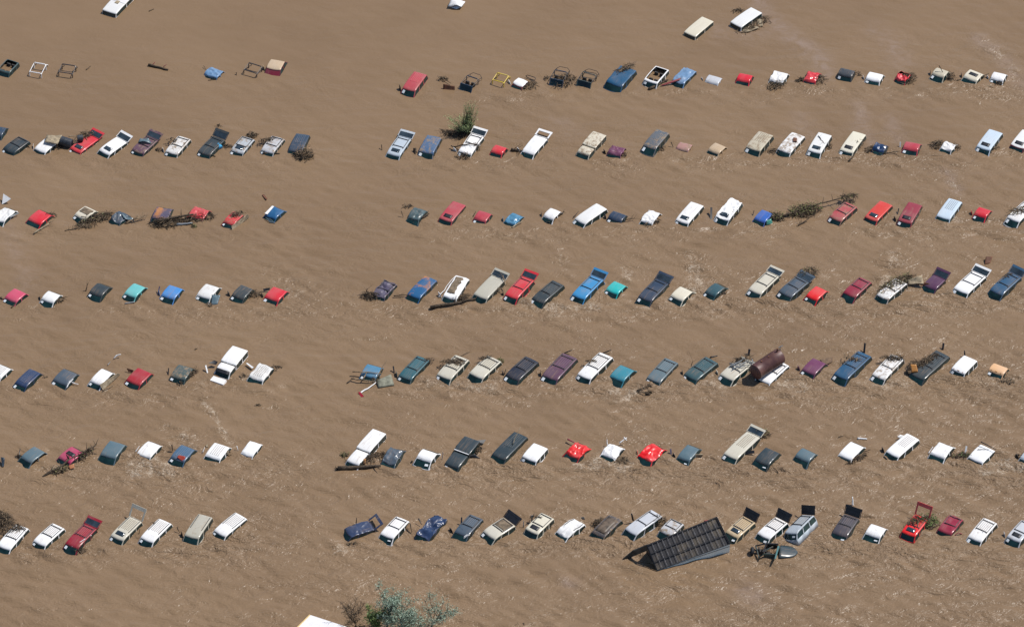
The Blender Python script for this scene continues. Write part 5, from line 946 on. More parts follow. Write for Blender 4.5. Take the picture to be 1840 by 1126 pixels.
stick((20.03, -8.18, 0.6),(21.47, -7.77, 0.75),0.05,STEEL,'crossing metal strut in the frame pile on the off-white minivan left of the tank','strut','metal_strut','metal struts piled on the off-white minivan',sag=0,seed=188,twigs=0,root_r=0)
stick((19.72, -7.76, 0.6),(21.58, -7.6, 0.75),0.05,STEEL,'upper metal strut in the frame pile on the off-white minivan left of the tank','strut','metal_strut','metal struts piled on the off-white minivan',sag=0,seed=189,twigs=0,root_r=0)
stick((19.29, -7.59, 0.6),(20.34, -8.53, 0.75),0.05,STEEL,'short metal strut in the frame pile on the off-white minivan left of the tank','strut','metal_strut','metal struts piled on the off-white minivan',sag=0,seed=190,twigs=0,root_r=0)
stick((21.28, -7.09, 0.6),(21.45, -8.11, 0.75),0.05,STEEL,'end metal strut in the frame pile on the off-white minivan left of the tank','strut','metal_strut','metal struts piled on the off-white minivan',sag=0,seed=191,twigs=0,root_r=0)
tangle(20.42,-7.06,1.2,0.5,0.2,60,'dark tangle of rods on the off-white minivan left of the tank',192,yaw=R(30),leaves=None,z0=0.5,pale=0.25)
board([(27.37, -6.4, 0.02), (28.54, -6.1, 0.05), (28.45, -6.78, 0.05), (27.77, -7.17, 0.02)],0.04,plain('silty_board',(.16,.1,.06),.8,.3),'brown submerged sheet behind the plum sedan, fifth row','sheet','brown_sheet',0.0,193)
board([(31.27, -5.44, 0.0), (31.43, -5.5, 0.0), (31.51, -4.99, 0.7), (31.36, -4.91, 0.7)],0.06,TRIM,'dark fin-shaped door corner behind the blue minivan, fifth row right','fin','dark_fin',0.05,194)
tangle(30.20,-6.89,0.9,0.2,0.12,40,'brown twigs across the blue minivan roof rack, fifth row right',195,yaw=R(-20),leaves=None,z0=0.55,pale=0.5)
tangle(33.83,-6.80,1.1,0.35,0.12,60,'twigs on the roof of the mud-streaked white minivan, fifth row right',196,yaw=R(0),leaves=None,z0=0.55,pale=0.25)
board([(38.3, -5.02, 0.0), (38.46, -5.05, 0.0), (38.54, -4.72, 0.5), (38.37, -4.67, 0.5)],0.06,TRIM,'dark fin-shaped door corner behind the dark slate minivan, fifth row','fin','dark_fin',0.05,197)
stick((40.27, -6.02, 0.2),(40.22, -5.86, 0.6),0.08,TRIM,'short dark post behind the white wagon with roof lights','post','post','loose sticks in the flood water',sag=0,seed=198,twigs=0,root_r=0)
tangle(36.79,-7.06,1.5,0.35,0.25,110,'brown branches lying on the dark slate minivan, fifth row right',199,yaw=R(38),leaves=None,z0=0.45,pale=0.3)
tangle(35.61,-7.48,0.6,0.5,0.7,70,'dark rig of sticks around the orange machine, fifth row',200,yaw=R(20),leaves=None,z0=0.2,pale=0.25)
board([(35.25, -8.12, 0.9), (35.77, -8.12, 0.9), (35.91, -8.48, 0.35), (35.36, -8.57, 0.35)],0.25,paint((.5,.2,.02),.4),'orange and brown machine part on the front of the dark slate minivan','machine part','machine_part',0.1,201)
stick((37.59, -8.18, 0.02),(40.5, -8.85, 0.02),0.03,TWIG,'long thin twig floating below the white wagon with roof lights','branch','branch','loose sticks in the flood water',sag=0,seed=202,twigs=8,root_r=0)
stick((44.13, -8.6, 0.02),(44.98, -8.85, 0.02),0.03,TWIG,'thin twig right of the peach sedan','branch','branch','loose sticks in the flood water',sag=0,seed=203,twigs=3,root_r=0)
tangle(43.80,-9.25,0.5,0.7,0.15,30,'yellow-brown grass stems trailing from the peach sedan',204,yaw=R(80),leaves=None,z0=0.0,pale=0.9)
board([(-44.3, -19.86, 0.3), (-44.0, -20.06, 0.4), (-44.03, -20.7, 0.0), (-44.16, -20.78, 0.0)],0.12,paint(COLOURS['slate'],.1),'dark bumper end at the left edge of the sixth row','bumper','loose_bumper',0.1,205)
stick((-42.82, -18.96, 0.1),(-42.71, -18.91, 0.5),0.04,STEEL,'pale stick left of the first grey-blue sedan, sixth row','branch','branch','loose sticks in the flood water',sag=0,seed=206,twigs=0,root_r=0)
tangle(-42.85,-19.44,0.35,0.25,0.25,22,'dark twigs at the left corner of the first grey-blue sedan, sixth row',207,yaw=R(0),leaves=None,z0=0.0,pale=0.25)
stick((-40.58, -22.18, 0.05),(-36.2, -18.37, 0.4),0.12,TWIG,'long mossy trunk running under the raspberry sedan, sixth row','log','log','loose sticks in the flood water',sag=0.1,seed=208,twigs=16,root_r=0)
tangle(-37.54,-19.52,1.6,0.5,0.4,130,'dark branches piled along the raspberry sedan, sixth row',209,yaw=R(36),leaves=(GRASSY,40),z0=0.0,pale=0.25)
tangle(-39.04,-21.20,0.8,0.35,0.3,70,'mossy green clump at the foot of the long trunk, sixth row',210,yaw=R(30),leaves=(GRASSY,90),z0=0.0,pale=0.25)
board([(-38.44, -20.87, 0.15), (-37.95, -20.7, 0.3), (-37.88, -20.98, 0.1), (-38.27, -21.12, 0.0)],0.06,paint((.45,.16,.05),.3),'small orange sheet beside the long mossy trunk, sixth row','sheet','orange_sheet',0.15,211)
stick((-32.72, -18.88, 0.1),(-32.4, -18.46, 0.4),0.04,WHITE,'white thin strip left of the white sedan, sixth row left','strip','bodywork_piece','loose sticks in the flood water',sag=0,seed=212,twigs=0,root_r=0)
board([(-29.04, -19.95, 0.45), (-28.89, -19.75, 0.5), (-28.3, -19.95, 0.45), (-28.48, -20.34, 0.2)],0.05,paint((.35,.04,.02),.2),'rust-red square sheet on the front of the denim blue sedan','sheet','red_sheet',0.06,213)
stick((-29.56, -18.52, 0.6),(-29.49, -18.79, 0.1),0.06,TWIG,'dark upright stick left of the denim blue sedan, sixth row','branch','branch','loose sticks in the flood water',sag=0,seed=214,twigs=0,root_r=0)
stick((-26.88, -18.96, 0.1),(-26.72, -18.63, 0.4),0.04,WHITE,'white thin strip left of the ribbed white sedan, sixth row','strip','bodywork_piece','loose sticks in the flood water',sag=0,seed=215,twigs=0,root_r=0)
board([(-24.86, -18.99, 0.35), (-24.58, -18.99, 0.35), (-24.58, -19.17, 0.1), (-24.8, -19.22, 0.1)],0.1,PLANK,'small cream box by the right side of the ribbed white sedan','box','small_box',0.0,216)
stick((-23.93, -18.46, 0.4),(-23.82, -18.65, 0.05),0.04,WHITE,'pale thin stick left of the last white sedan, sixth row left','branch','branch','loose sticks in the flood water',sag=0,seed=217,twigs=0,root_r=0)
board([(-26.64, -18.01, 0.15), (-26.48, -17.97, 0.15), (-26.46, -18.2, 0.05), (-26.62, -18.23, 0.05)],0.08,PLANK,'tiny tan block floating behind the ribbed white sedan','block','small_block',0.0,218)
tangle(-24.70,-19.02,0.35,0.35,0.3,18,'few dark sticks at the rear corner of the ribbed white sedan',219,yaw=R(0),leaves=None,z0=0.0,pale=0.25)
tangle(-12.35,-19.64,2.1,0.5,0.4,190,'dark branch raft between the white pickup and the crumpled slate blue sedan',220,yaw=R(12),leaves=None,z0=0.0,pale=0.25)
tangle(-14.56,-19.23,0.4,0.3,0.3,40,'leafy clump at the left of the white pickup hood, sixth row',221,yaw=R(0),leaves=(GRASSY,50),z0=0.0,pale=0.25)
board([(-12.99, -20.17, 0.4), (-12.67, -20.09, 0.4), (-12.71, -20.37, 0.0), (-13.03, -20.37, 0.0)],0.06,paint((.45,.2,.05),.4),'orange sheet standing in the branch raft, sixth row','sheet','orange_sheet',0.1,222)
stick((-15.1, -21.04, 0.1),(-11.36, -20.74, 0.12),0.22,TWIG,'thick dark log floating below the white pickup with camper shell','log','log','loose sticks in the flood water',sag=0,seed=223,twigs=4,root_r=0.3)
stick((-6.1, -19.88, 0.0),(-5.98, -19.74, 0.8),0.04,STEEL,'pale pole standing right of the white sedan, sixth row right','pole','pole','loose sticks in the flood water',sag=0,seed=224,twigs=0,root_r=0)
stick((-8.69, -20.1, 0.05),(-8.62, -20.1, 0.15),0.1,TWIG,'small dark stump left of the white sedan, sixth row right','branch','branch','loose sticks in the flood water',sag=0,seed=225,twigs=0,root_r=0)
board([(-3.76, -19.65, 0.3), (-3.23, -19.41, 0.3), (-2.75, -19.61, 0.0), (-3.55, -19.56, 0.0)],0.05,TRIM,'black triangular flap right of the dark slate pickup','flap','black_flap',0.1,226)
tangle(-3.13,-18.67,0.7,0.4,0.3,60,'twigs beside the dark slate pickup camper shell',227,yaw=R(35),leaves=None,z0=0.0,pale=0.25)
board([(-3.13, -17.74, 0.4), (-2.27, -17.51, 0.3), (-2.49, -17.92, 0.2), (-2.92, -17.87, 0.3)],0.05,TRIM,'black scrap at the rear corner of the dark slate pickup','flap','black_flap',0.0,228)
board([(-4.9, -18.36, 0.3), (-4.74, -18.34, 0.5), (-4.61, -18.5, 0.5), (-4.74, -18.45, 0.1)],0.05,paint(COLOURS['slate4'],.1),'small green-grey flap left of the dark slate camper shell','flap','grey_flap',0.0,229)
stick((0.03, -18.42, 0.5),(0.73, -17.31, 1.6),0.04,PLANK,'pale straight pole standing on the dark slate minivan, sixth row','pole','pole','loose sticks in the flood water',sag=0,seed=230,twigs=0,root_r=0)
stick((4.84, -17.46, 0.3),(5.49, -17.95, 0.3),0.08,paint(COLOURS['maroon2'],.2),'dark red arm behind the left corner of the first crumpled red sedan','arm','curved_tube','loose sticks in the flood water',sag=0,seed=231,twigs=0,root_r=0)
stick((8.28, -18.19, 0.3),(8.26, -17.92, 0.7),0.05,WHITE,'white post standing left of the crumpled white sedan, sixth row','post','post','loose sticks in the flood water',sag=0,seed=232,twigs=0,root_r=0)
stick((9.36, -17.95, 0.3),(10.01, -17.56, 0.6),0.06,WHITE,'white crossed sticks behind the crumpled white sedan, sixth row','bracket','white_bracket','loose sticks in the flood water',sag=0,seed=233,twigs=0,root_r=0)
stick((9.74, -17.56, 0.6),(10.0, -17.85, 0.5),0.06,WHITE,'short white cross arm behind the crumpled white sedan, sixth row','bracket','white_bracket','loose sticks in the flood water',sag=0,seed=234,twigs=0,root_r=0)
tangle(9.44,-19.88,0.8,0.5,0.25,70,'brown froth and twigs beside the crumpled white sedan, sixth row',235,yaw=R(-10),leaves=None,z0=0.0,pale=0.8)
board([(13.7, -18.88, 0.4), (13.84, -18.8, 0.4), (13.91, -19.15, 0.0), (13.77, -19.15, 0.0)],0.05,paint(COLOURS['purple3'],.2),'thin grey-purple panel on edge left of the grey-blue sedan, sixth row','panel','body_panel',0.0,236)
board([(15.35, -19.64, 0.0), (15.51, -19.49, 0.3), (16.58, -19.41, 0.3), (16.54, -19.32, 0.0)],0.06,PLANK,'tan strip under the right side of the grey-blue sedan, sixth row','board','loose_board',0.0,237)
board([(20.13, -19.06, 0.35), (21.05, -18.98, 0.35), (21.07, -19.13, 0.15), (20.19, -19.19, 0.1)],0.08,TRIM,'black rectangular step beside the off-white minivan, sixth row','step','side_step',0.0,238)
tangle(21.69,-16.55,0.9,0.6,0.5,110,'twigs on the raised tailgate of the off-white minivan, sixth row',239,yaw=R(10),leaves=(GRASSY,50),z0=0.0,pale=0.25)
stick((22.18, -20.42, 0.05),(22.66, -20.17, 0.4),0.06,WHITE,'white bent pillar on the side of the dark slate sedan, sixth row','pillar','bent_post','loose sticks in the flood water',sag=0.05,seed=240,twigs=0,root_r=0)
stick((28.48, -16.85, 0.05),(28.92, -16.73, 0.05),0.03,TWIG,'thin dark twig floating behind the sixth row, right block','branch','branch','loose sticks in the flood water',sag=0,seed=241,twigs=0,root_r=0)
stick((30.14, -17.06, 0.05),(30.97, -17.13, 0.05),0.1,WHITE,'white plank floating behind the white sedan, sixth row right','plank','plank','loose sticks in the flood water',sag=0,seed=242,twigs=0,root_r=0)
tangle(29.94,-19.72,1.1,0.4,0.35,80,'dark red and black sticks below the white sedan, sixth row right',243,yaw=R(35),leaves=None,z0=0.0,pale=0.25)
stick((30.63, -18.92, 0.15),(31.17, -18.7, 0.2),0.05,TWIG,'dark stick right of the white sedan with sticks below, sixth row','branch','branch','loose sticks in the flood water',sag=0,seed=244,twigs=0,root_r=0)
board([(32.22, -19.4, 0.0), (32.3, -19.57, 0.2), (32.56, -19.89, 0.15), (32.41, -19.83, 0.0)],0.06,TRIM,'small black scrap left of the white minivan front, sixth row','scrap','black_scrap',0.0,245)
stick((33.23, -20.03, 0.06),(33.58, -19.9, 0.06),0.09,paint(COLOURS['red4'],.1),'small red scrap below the white minivan front, sixth row','scrap','red_scrap','loose sticks in the flood water',sag=0,seed=246,twigs=0,root_r=0)
board([(33.57, -17.22, 0.3), (33.85, -16.97, 0.4), (34.24, -16.97, 0.3), (33.85, -17.23, 0.1)],0.04,WHITE,'pale crumpled sheet behind the left edge of the white minivan, sixth row','sheet','white_sheet_metal',0.2,247)
stick((36.19, -19.05, 0.05),(36.6, -18.55, 0.4),0.05,WHITE,'white curved strip left of the crumpled white sedan with dark gap, sixth row','strip','bodywork_piece','loose sticks in the flood water',sag=0,seed=248,twigs=0,root_r=0)
board([(39.31, -19.07, 0.0), (39.41, -19.15, 0.0), (39.57, -18.62, 0.5), (39.45, -18.54, 0.5)],0.06,WHITE,'white narrow panel standing left of the last white sedan, sixth row','panel','body_panel',0.0,249)
tangle(39.26,-19.32,1.2,0.25,0.25,70,'leafy twigs left of the last white sedan, sixth row',250,yaw=R(0),leaves=(SHRUB,60),z0=0.0,pale=0.25)
stick((40.77, -18.24, 0.7),(42.03, -19.15, 0.6),0.05,TRIM,'dark rail behind the last white sedan, sixth row','rail','metal_rail','loose sticks in the flood water',sag=0,seed=251,twigs=0,root_r=0)
stick((40.45, -18.88, 0.4),(41.47, -18.9, 0.42),0.03,TRIM,'dark hose lying on the last white sedan roof, sixth row','hose','hose','loose sticks in the flood water',sag=-0.02,seed=252,twigs=0,root_r=0)
tangle(38.05,-18.99,0.5,0.4,0.3,30,'twigs in the open side of the crumpled white sedan, sixth row',253,yaw=R(30),leaves=None,z0=0.0,pale=0.25)
tangle(43.92,-19.40,0.5,0.3,0.2,30,'twigs at the left of the pale grey sedan on the right edge',254,yaw=R(0),leaves=None,z0=0.0,pale=0.25)
tangle(-43.73,-27.81,1.15,1.0,1.0,260,'big dark brush mound on the left edge above the bottom row',255,yaw=R(0),leaves=(BROWNLEAF,120),z0=0.0,pale=0.25)
tangle(-42.45,-29.10,1.0,0.5,0.2,70,'dark twigs on the roof of the first white minivan, bottom row',256,yaw=R(0),leaves=None,z0=0.45,pale=0.25)
tangle(-36.65,-31.47,0.6,0.3,0.25,40,'dark twigs under the front of the crimson minivan, bottom row',257,yaw=R(0),leaves=None,z0=0.0,pale=0.25)
stick((-37.4, -31.19, 0.2),(-36.29, -30.47, 0.5),0.05,WHITE,'white pole lying along the crimson minivan, bottom row','pole','pole','loose sticks in the flood water',sag=0,seed=258,twigs=0,root_r=0)
stick((-36.15, -30.12, 0.1),(-35.82, -29.84, 0.3),0.05,WHITE,'white bent bracket right of the crimson minivan, bottom row','bracket','white_bracket','loose sticks in the flood water',sag=0.1,seed=259,twigs=0,root_r=0)
stick((-31.82, -29.46, 0.0),(-31.72, -29.23, 0.5),0.04,TWIG,'thin dark stick between the beige-roofed minivans, bottom row left','branch','branch','loose sticks in the flood water',sag=0,seed=260,twigs=0,root_r=0)
stick((-28.58, -28.89, 0.4),(-28.37, -29.19, 0.0),0.05,TWIG,'thin dark stick left of the beige minivan, bottom row','branch','branch','loose sticks in the flood water',sag=0,seed=261,twigs=0,root_r=0)
tangle(-30.61,-28.45,0.25,0.15,0.1,10,'tiny clump on the rail of the white minivan, bottom row left',262,yaw=R(0),leaves=None,z0=0.45,pale=0.25)
tangle(-13.58,-30.57,0.5,0.3,0.1,20,'floating twig and foam line below the crumpled deep blue minivan',263,yaw=R(0),leaves=None,z0=0.0,pale=0.6)
stick((-13.32, -28.09, 0.1),(-13.27, -28.06, 0.7),0.05,TRIM,'thin dark post behind the crumpled deep blue minivan, bottom row','post','post','loose sticks in the flood water',sag=0,seed=264,twigs=0,root_r=0)
stick((-8.69, -28.64, 0.6),(-8.55, -29.18, 0.0),0.05,TWIG,'thin dark stick left of the second deep blue minivan, bottom row','branch','branch','loose sticks in the flood water',sag=0,seed=265,twigs=0,root_r=0)
stick((-7.99, -27.94, 0.5),(-7.72, -28.46, 0.3),0.06,TRIM,'dark mirror arm behind the second deep blue minivan, bottom row','arm','curved_tube','loose sticks in the flood water',sag=0,seed=266,twigs=0,root_r=0)
board([(-4.73, -29.01, 0.3), (-4.46, -28.83, 0.45), (-3.85, -29.61, 0.3), (-4.19, -29.38, 0.0)],0.05,paint(COLOURS['slate3'],.2),'bent slate corner at the front of the slate blue minivan, bottom row','flap','grey_flap',0.2,267)
board([(-4.15, -30.07, 0.0), (-4.08, -30.0, 0.3), (-3.85, -29.82, 0.4), (-3.59, -29.81, 0.3)],0.04,WHITE,'white scrap in front of the slate blue minivan, bottom row','scrap','white_scrap',0.0,268)
board([(-4.4, -28.39, 0.1), (-4.26, -28.39, 0.1), (-4.25, -27.96, 0.7), (-4.36, -28.01, 0.7)],0.05,TRIM,'dark panel on edge left of the slate blue minivan, bottom row','panel','body_panel',0.0,269)
stick((0.97, -28.48, 0.0),(0.98, -28.34, 0.6),0.05,STEEL,'thin pale stick left of the cream wagon, bottom row','branch','branch','loose sticks in the flood water',sag=0,seed=270,twigs=0,root_r=0)
board([(1.63, -27.98, 0.0), (1.75, -27.93, 0.0), (1.76, -27.76, 0.7), (1.66, -27.76, 0.7)],0.05,STEEL,'narrow grey panel on edge behind the cream wagon, bottom row','panel','body_panel',0.0,271)
tangle(2.65,-28.48,1.1,0.35,0.35,50,'pale broken frame pieces along the side of the cream wagon, bottom row',272,yaw=R(45),leaves=None,z0=0.0,pale=0.7)
tangle(1.91,-27.78,0.6,0.2,0.1,20,'twigs near the rear roof of the cream wagon, bottom row',273,yaw=R(0),leaves=None,z0=0.55,pale=0.25)
board([(5.88, -27.9, 0.6), (6.15, -27.85, 0.6), (6.24, -28.04, 0.5), (5.98, -28.04, 0.5)],0.08,TRIM,'black flap at the rear of the domed white minivan, bottom row','flap','black_flap',0.1,274)
tangle(7.43,-27.93,0.7,0.4,0.5,60,'dark twigs left of the black minivan with large sunroof, bottom row',275,yaw=R(50),leaves=None,z0=0.0,pale=0.25)
board([(10.28, -27.81, 0.2), (10.43, -27.91, 0.2), (10.27, -27.74, 0.9), (10.14, -27.74, 0.9)],0.06,TRIM,'dark plate standing left of the silver minivan, bottom row','panel','body_panel',0.1,276)
tangle(12.65,-27.88,0.75,0.7,0.75,70,'dark round clump at the rear right of the silver minivan, bottom row',277,yaw=R(0),leaves=None,z0=0.0,pale=0.25)
stick((13.63, -29.49, 0.1),(14.12, -29.42, 0.55),0.06,WHITE,'white bent pillar on the smaller silver minivan, bottom row','pillar','bent_post','loose sticks in the flood water',sag=0.08,seed=278,twigs=0,root_r=0)
board([(16.32, -28.03, 0.1), (16.44, -28.08, 0.4), (16.89, -27.99, 0.4), (16.57, -28.1, 0.2)],0.05,paint(COLOURS['fadedred'],.1),'red panel peeking out behind the overturned trailer','panel','body_panel',0.1,279)
tangle(35.59,-27.93,0.9,0.8,0.5,110,'green leafy branch beside the bright red wagon, bottom row',280,yaw=R(0),leaves=(SHRUB,420),z0=0.0,pale=0.25)
tangle(34.82,-28.21,1.2,0.4,0.15,70,'thin branches over the roof of the bright red wagon, bottom row',281,yaw=R(20),leaves=(SHRUB,90),z0=0.5,pale=0.25)
stick((37.65, -29.68, 0.02),(38.06, -29.53, 0.3),0.05,paint(COLOURS['maroon2'],.2),'dark red bent rod in the water right of the maroon minivan, bottom row','rod','rod','loose sticks in the flood water',sag=0.05,seed=282,twigs=0,root_r=0)
stick((38.06, -29.53, 0.3),(38.46, -29.4, 0.02),0.05,paint(COLOURS['maroon2'],.2),'dark red rod end right of the maroon minivan, bottom row','rod','rod','loose sticks in the flood water',sag=0,seed=283,twigs=0,root_r=0)
stick((40.08, -29.65, 0.5),(40.48, -29.69, 0.1),0.06,WHITE,'dark mirror piece at the right of the white minivan, bottom row right','mirror','mirror_piece','loose sticks in the flood water',sag=0,seed=284,twigs=0,root_r=0)
stick((29.24, -25.75, 0.0),(29.22, -25.44, 0.75),0.09,WHITE,'slim white post standing in the water behind the charcoal minivan, bottom row','post','post','loose sticks in the flood water',sag=0,seed=285,twigs=0,root_r=0)
tangle(0.46,-40.65,0.5,0.2,0.15,20,'pale scraps floating at the lower edge right of the silver-green trees',286,yaw=R(0),leaves=None,z0=0.0,pale=0.95)
def tree(name, x, y, H, spread, lean, leafm, nlimb, nleaf, label, seed, lsize=.1, cat='tree', z0=-.3, limbr=.05, group=None, sparse=.35):
    rnd = random.Random(seed); root = empty(name, (x, y, 0)); tag(root, label, cat, group)
    tips = []; wood = MB()
    top = Vector((lean[0], lean[1], H*.55)); wood.tube([(0, 0, z0), top*.5+Vector((.05, 0, 0)), top], limbr*1.7, 7, 0, limbr)
    for k in range(nlimb):
        a = 2*math.pi*k/nlimb+rnd.uniform(-.5, .5); st = Vector((0, 0, 0)).lerp(top, rnd.uniform(.15, 1))
        e = st+Vector((math.cos(a)*spread*rnd.uniform(.5, 1), math.sin(a)*spread*rnd.uniform(.5, 1), H*rnd.uniform(.15, .5)))
        mid = (st+e)/2+Vector((rnd.uniform(-.2, .2), rnd.uniform(-.2, .2), .15)); wood.tube([st, mid, e], limbr*.6, 5, 0, .012)
        for _ in range(6):
            q = rnd.uniform(.35, 1); p = st.lerp(e, q); e2 = p+Vector((rnd.uniform(-1, 1), rnd.uniform(-1, 1), rnd.uniform(-.2, 1)))*spread*.4
            wood.tube([p, e2], .016, 4, 0, .006); tips.append((p, e2))
    wood.build('trunk', BARK, root)
    if nleaf:
        lf = MB()
        for _ in range(nleaf):
            p, e2 = rnd.choice(tips); c = p.lerp(e2, rnd.uniform(.2, 1.1))+Vector((rnd.gauss(0, 1), rnd.gauss(0, 1), rnd.gauss(0, 1)))*sparse*.5
            if c.z < .03: continue
            s = lsize*rnd.uniform(.6, 1.3); u = Vector((rnd.uniform(-1, 1), rnd.uniform(-1, 1), rnd.uniform(-.6, .9))).normalized(); v = u.orthogonal().normalized()
            v.rotate(Matrix.Rotation(rnd.uniform(0, 3), 3, u))
            lf.add([c-u*s*.5, c+v*s*.22, c+u*s*.5, c-v*s*.22], [(0, 1, 2, 3)])
        lf.build('crown', leafm, root)
    return root
# barrel between the vans of the second row
def drum(name, a, b, r, mat, label, cat, seed=0):
    a, b = Vector(a), Vector(b); o = Vector((a.x, a.y, 0)); mb = MB()
    d = (b-a); n = 20
    pts = [a-o+d*t for t in (0, .03, .33, .36, .64, .67, .97, 1)]
    rr = (r*.94, r, r, r*1.05, r, r*1.05, r, r*.94)
    ax = d.normalized(); u = ax.orthogonal().normalized(); v = ax.cross(u); vs = []
    for p_, q in zip(pts, rr):
        vs += [p_+(u*math.cos(2*math.pi*j/n)+v*math.sin(2*math.pi*j/n))*q for j in range(n)]
    fs = [(i*n+j, i*n+(j+1) % n, (i+1)*n+(j+1) % n, (i+1)*n+j) for i in range(7) for j in range(n)]
    fs += [tuple(range(n-1, -1, -1)), tuple(7*n+j for j in range(n))]
    mb.add(vs, fs); ob = mb.build(name, mat, None, False); ob.location = o
    return tag(ob, label, cat)
drum('steel_drum', (-42.31, 24.77, 0.45), (-41.27, 24.41, 0.3), .45, plain('dark_drum', (.03, .035, .045), .45, .4), 'dark round drum wedged behind the white minivan, second row left', 'drum')
drum('steel_drum', (-40.75, 24.83, 0.65), (-40.22, 24.91, 0.65), .3, plain('dark_drum', (.03, .035, .045), .45, .4), 'smaller dark drum lying on the red minivan with raised tailgate', 'drum')
drum('blue_barrel', (-27.56, 24.45, 0.2), (-27.3, 24.03, 0.1), .24, paint((.02, .3, .55), .1), 'bright blue barrel floating right of the dark slate minivan, second row', 'barrel')
# wire loops that stand in the water behind the top row
def loop(pts, r, label, mat=TRIM):
    P = [Vector(q) for q in pts]; o = Vector((P[0].x, P[0].y, 0)); mb = MB(); mb.tube([q-o for q in P+[P[0]]], r, 5)
    ob = mb.build('wire_loop', mat, None, True); ob.location = o; tag(ob, label, 'wire loop')
loop([(1.32, 35.11, 0.2), (1.44, 35.13, 0.3), (2.16, 34.77, 0.3), (2.26, 34.7, 0.2), (2.19, 34.59, 0.1), (1.82, 34.75, 0.1), (1.42, 35.08, 0.1)], .035, 'thin dark wire loop behind the white sedan with maroon body, top row')
loop([(6.77, 35.19, 0.2), (6.97, 35.42, 0.5), (8.0, 35.12, 0.5), (8.13, 35.06, 0.3), (8.05, 34.88, 0.0), (7.91, 34.85, -0.1), (6.87, 35.1, -0.1)], .03, 'thin wire hoop behind the dark green off-roader, top row')
# ------------------------------------------------------------------ camper shells at the top edge
def shell(FL, FR, RL, h, mat, label, split=False, side=.25):
    FL, FR, RL = Vector(FL), Vector(FR), Vector(RL)
    f = FL-RL; L = f.length; W = (FR-FL).length; c = (FR+RL)/2
    yaw = math.atan2(f.y, f.x); root = empty('camper_shell', (c.x, c.y, 0), yaw); tag(root, label, 'camper shell')
    o = {}; rnd = random.Random(4)
    deform, rz, ws = cabin(root, L, W, h, mat, o, rnd, fs=.12, rs=.05, fl=.04, bow=.02, nw=2, crown=.03, CH=.5, bodyname='shell')
    return root, L, W, rz, deform
r_, L_, W_s, rz_, df_ = shell((16.59, 41.96, 0.45), (17.7, 41.16, 0.45), (18.41, 44.4, 0.45), .45, paint(COLOURS['cream'], .12), 'cream camper shell alone near the top edge, left of the white one')
r_, L_, W_s, rz_, df_ = shell((21.15, 43.56, 0.5), (22.12, 42.56, 0.5), (23.25, 45.89, 0.5), .5, paint(COLOURS['white2'], .15), 'white camper shell with a heap of tan debris along its lower side')
r_, L_, W_s, rz_, df_ = shell((-39.75, 45.54, 0.5), (-38.38, 44.8, 0.5), (-37.98, 49.01, 0.5), .5, paint(COLOURS['white2'], .3), 'white camper shell with a raised vent cut by the top left edge')
for a in (.2, -.6):
    mb = MB(); mb.box((a*L_*.5, 0, rz_(a*L_*.5, 0)+.03), (.5, .4, .08), taper=.85); mb.build('roof_vent', PLANK, r_)
mb = MB(); strip(mb, [(L_*.06, q*W_s*.48, rz_(L_*.06, q*W_s*.48)) for q in (-1, -.5, 0, .5, 1)], .07, .04, Vector((1, 0, 0))); mb.build('roof_seam', WHITE, r_)
q_ = (23.32, 43.6, 0); tangle(q_[0], q_[1], 2.0, .75, .35, 150, 'dark sticks along the lower side of the white camper shell', 77, yaw=R(38), pale=.5)
board([(21.87, 42.47, 0.02), (23.3, 43.33, 0.15), (23.9, 42.92, 0.12), (22.74, 42.29, 0.02)], .05, PLANK, 'tan sheet of debris floating below the white camper shell', 'sheet', 'tan_sheet', .25, 3)
board([(23.68, 43.99, 0.1), (24.26, 44.22, 0.2), (24.26, 43.25, 0.1), (23.83, 43.31, 0.05)], .05, PLANK, 'small tan sheet at the right end of the white camper shell', 'sheet', 'tan_sheet', .25, 9)
q_ = (22.03, 45.83, 0); tangle(q_[0], q_[1], .7, .35, .25, 45, 'dark twigs behind the white camper shell', 78)
board([(-6.22, 46.27, 0.3), (-5.69, 47.56, 0.5), (-4.55, 46.82, 0.5), (-4.92, 46.09, 0.3)], .06, paint(COLOURS['white2'], .05), 'crumpled white hood cut by the top edge', 'hood', 'loose_hood', .3, 5)
board([(-5.9, 46.27, 0.1), (-5.3, 46.46, 0.3), (-4.98, 46.23, 0.2), (-5.41, 46.07, 0.05)], .04, paint(COLOURS['paleblue'], .05), 'small pale blue fold in front of the crumpled white hood', 'panel', 'body_panel', .1, 6)
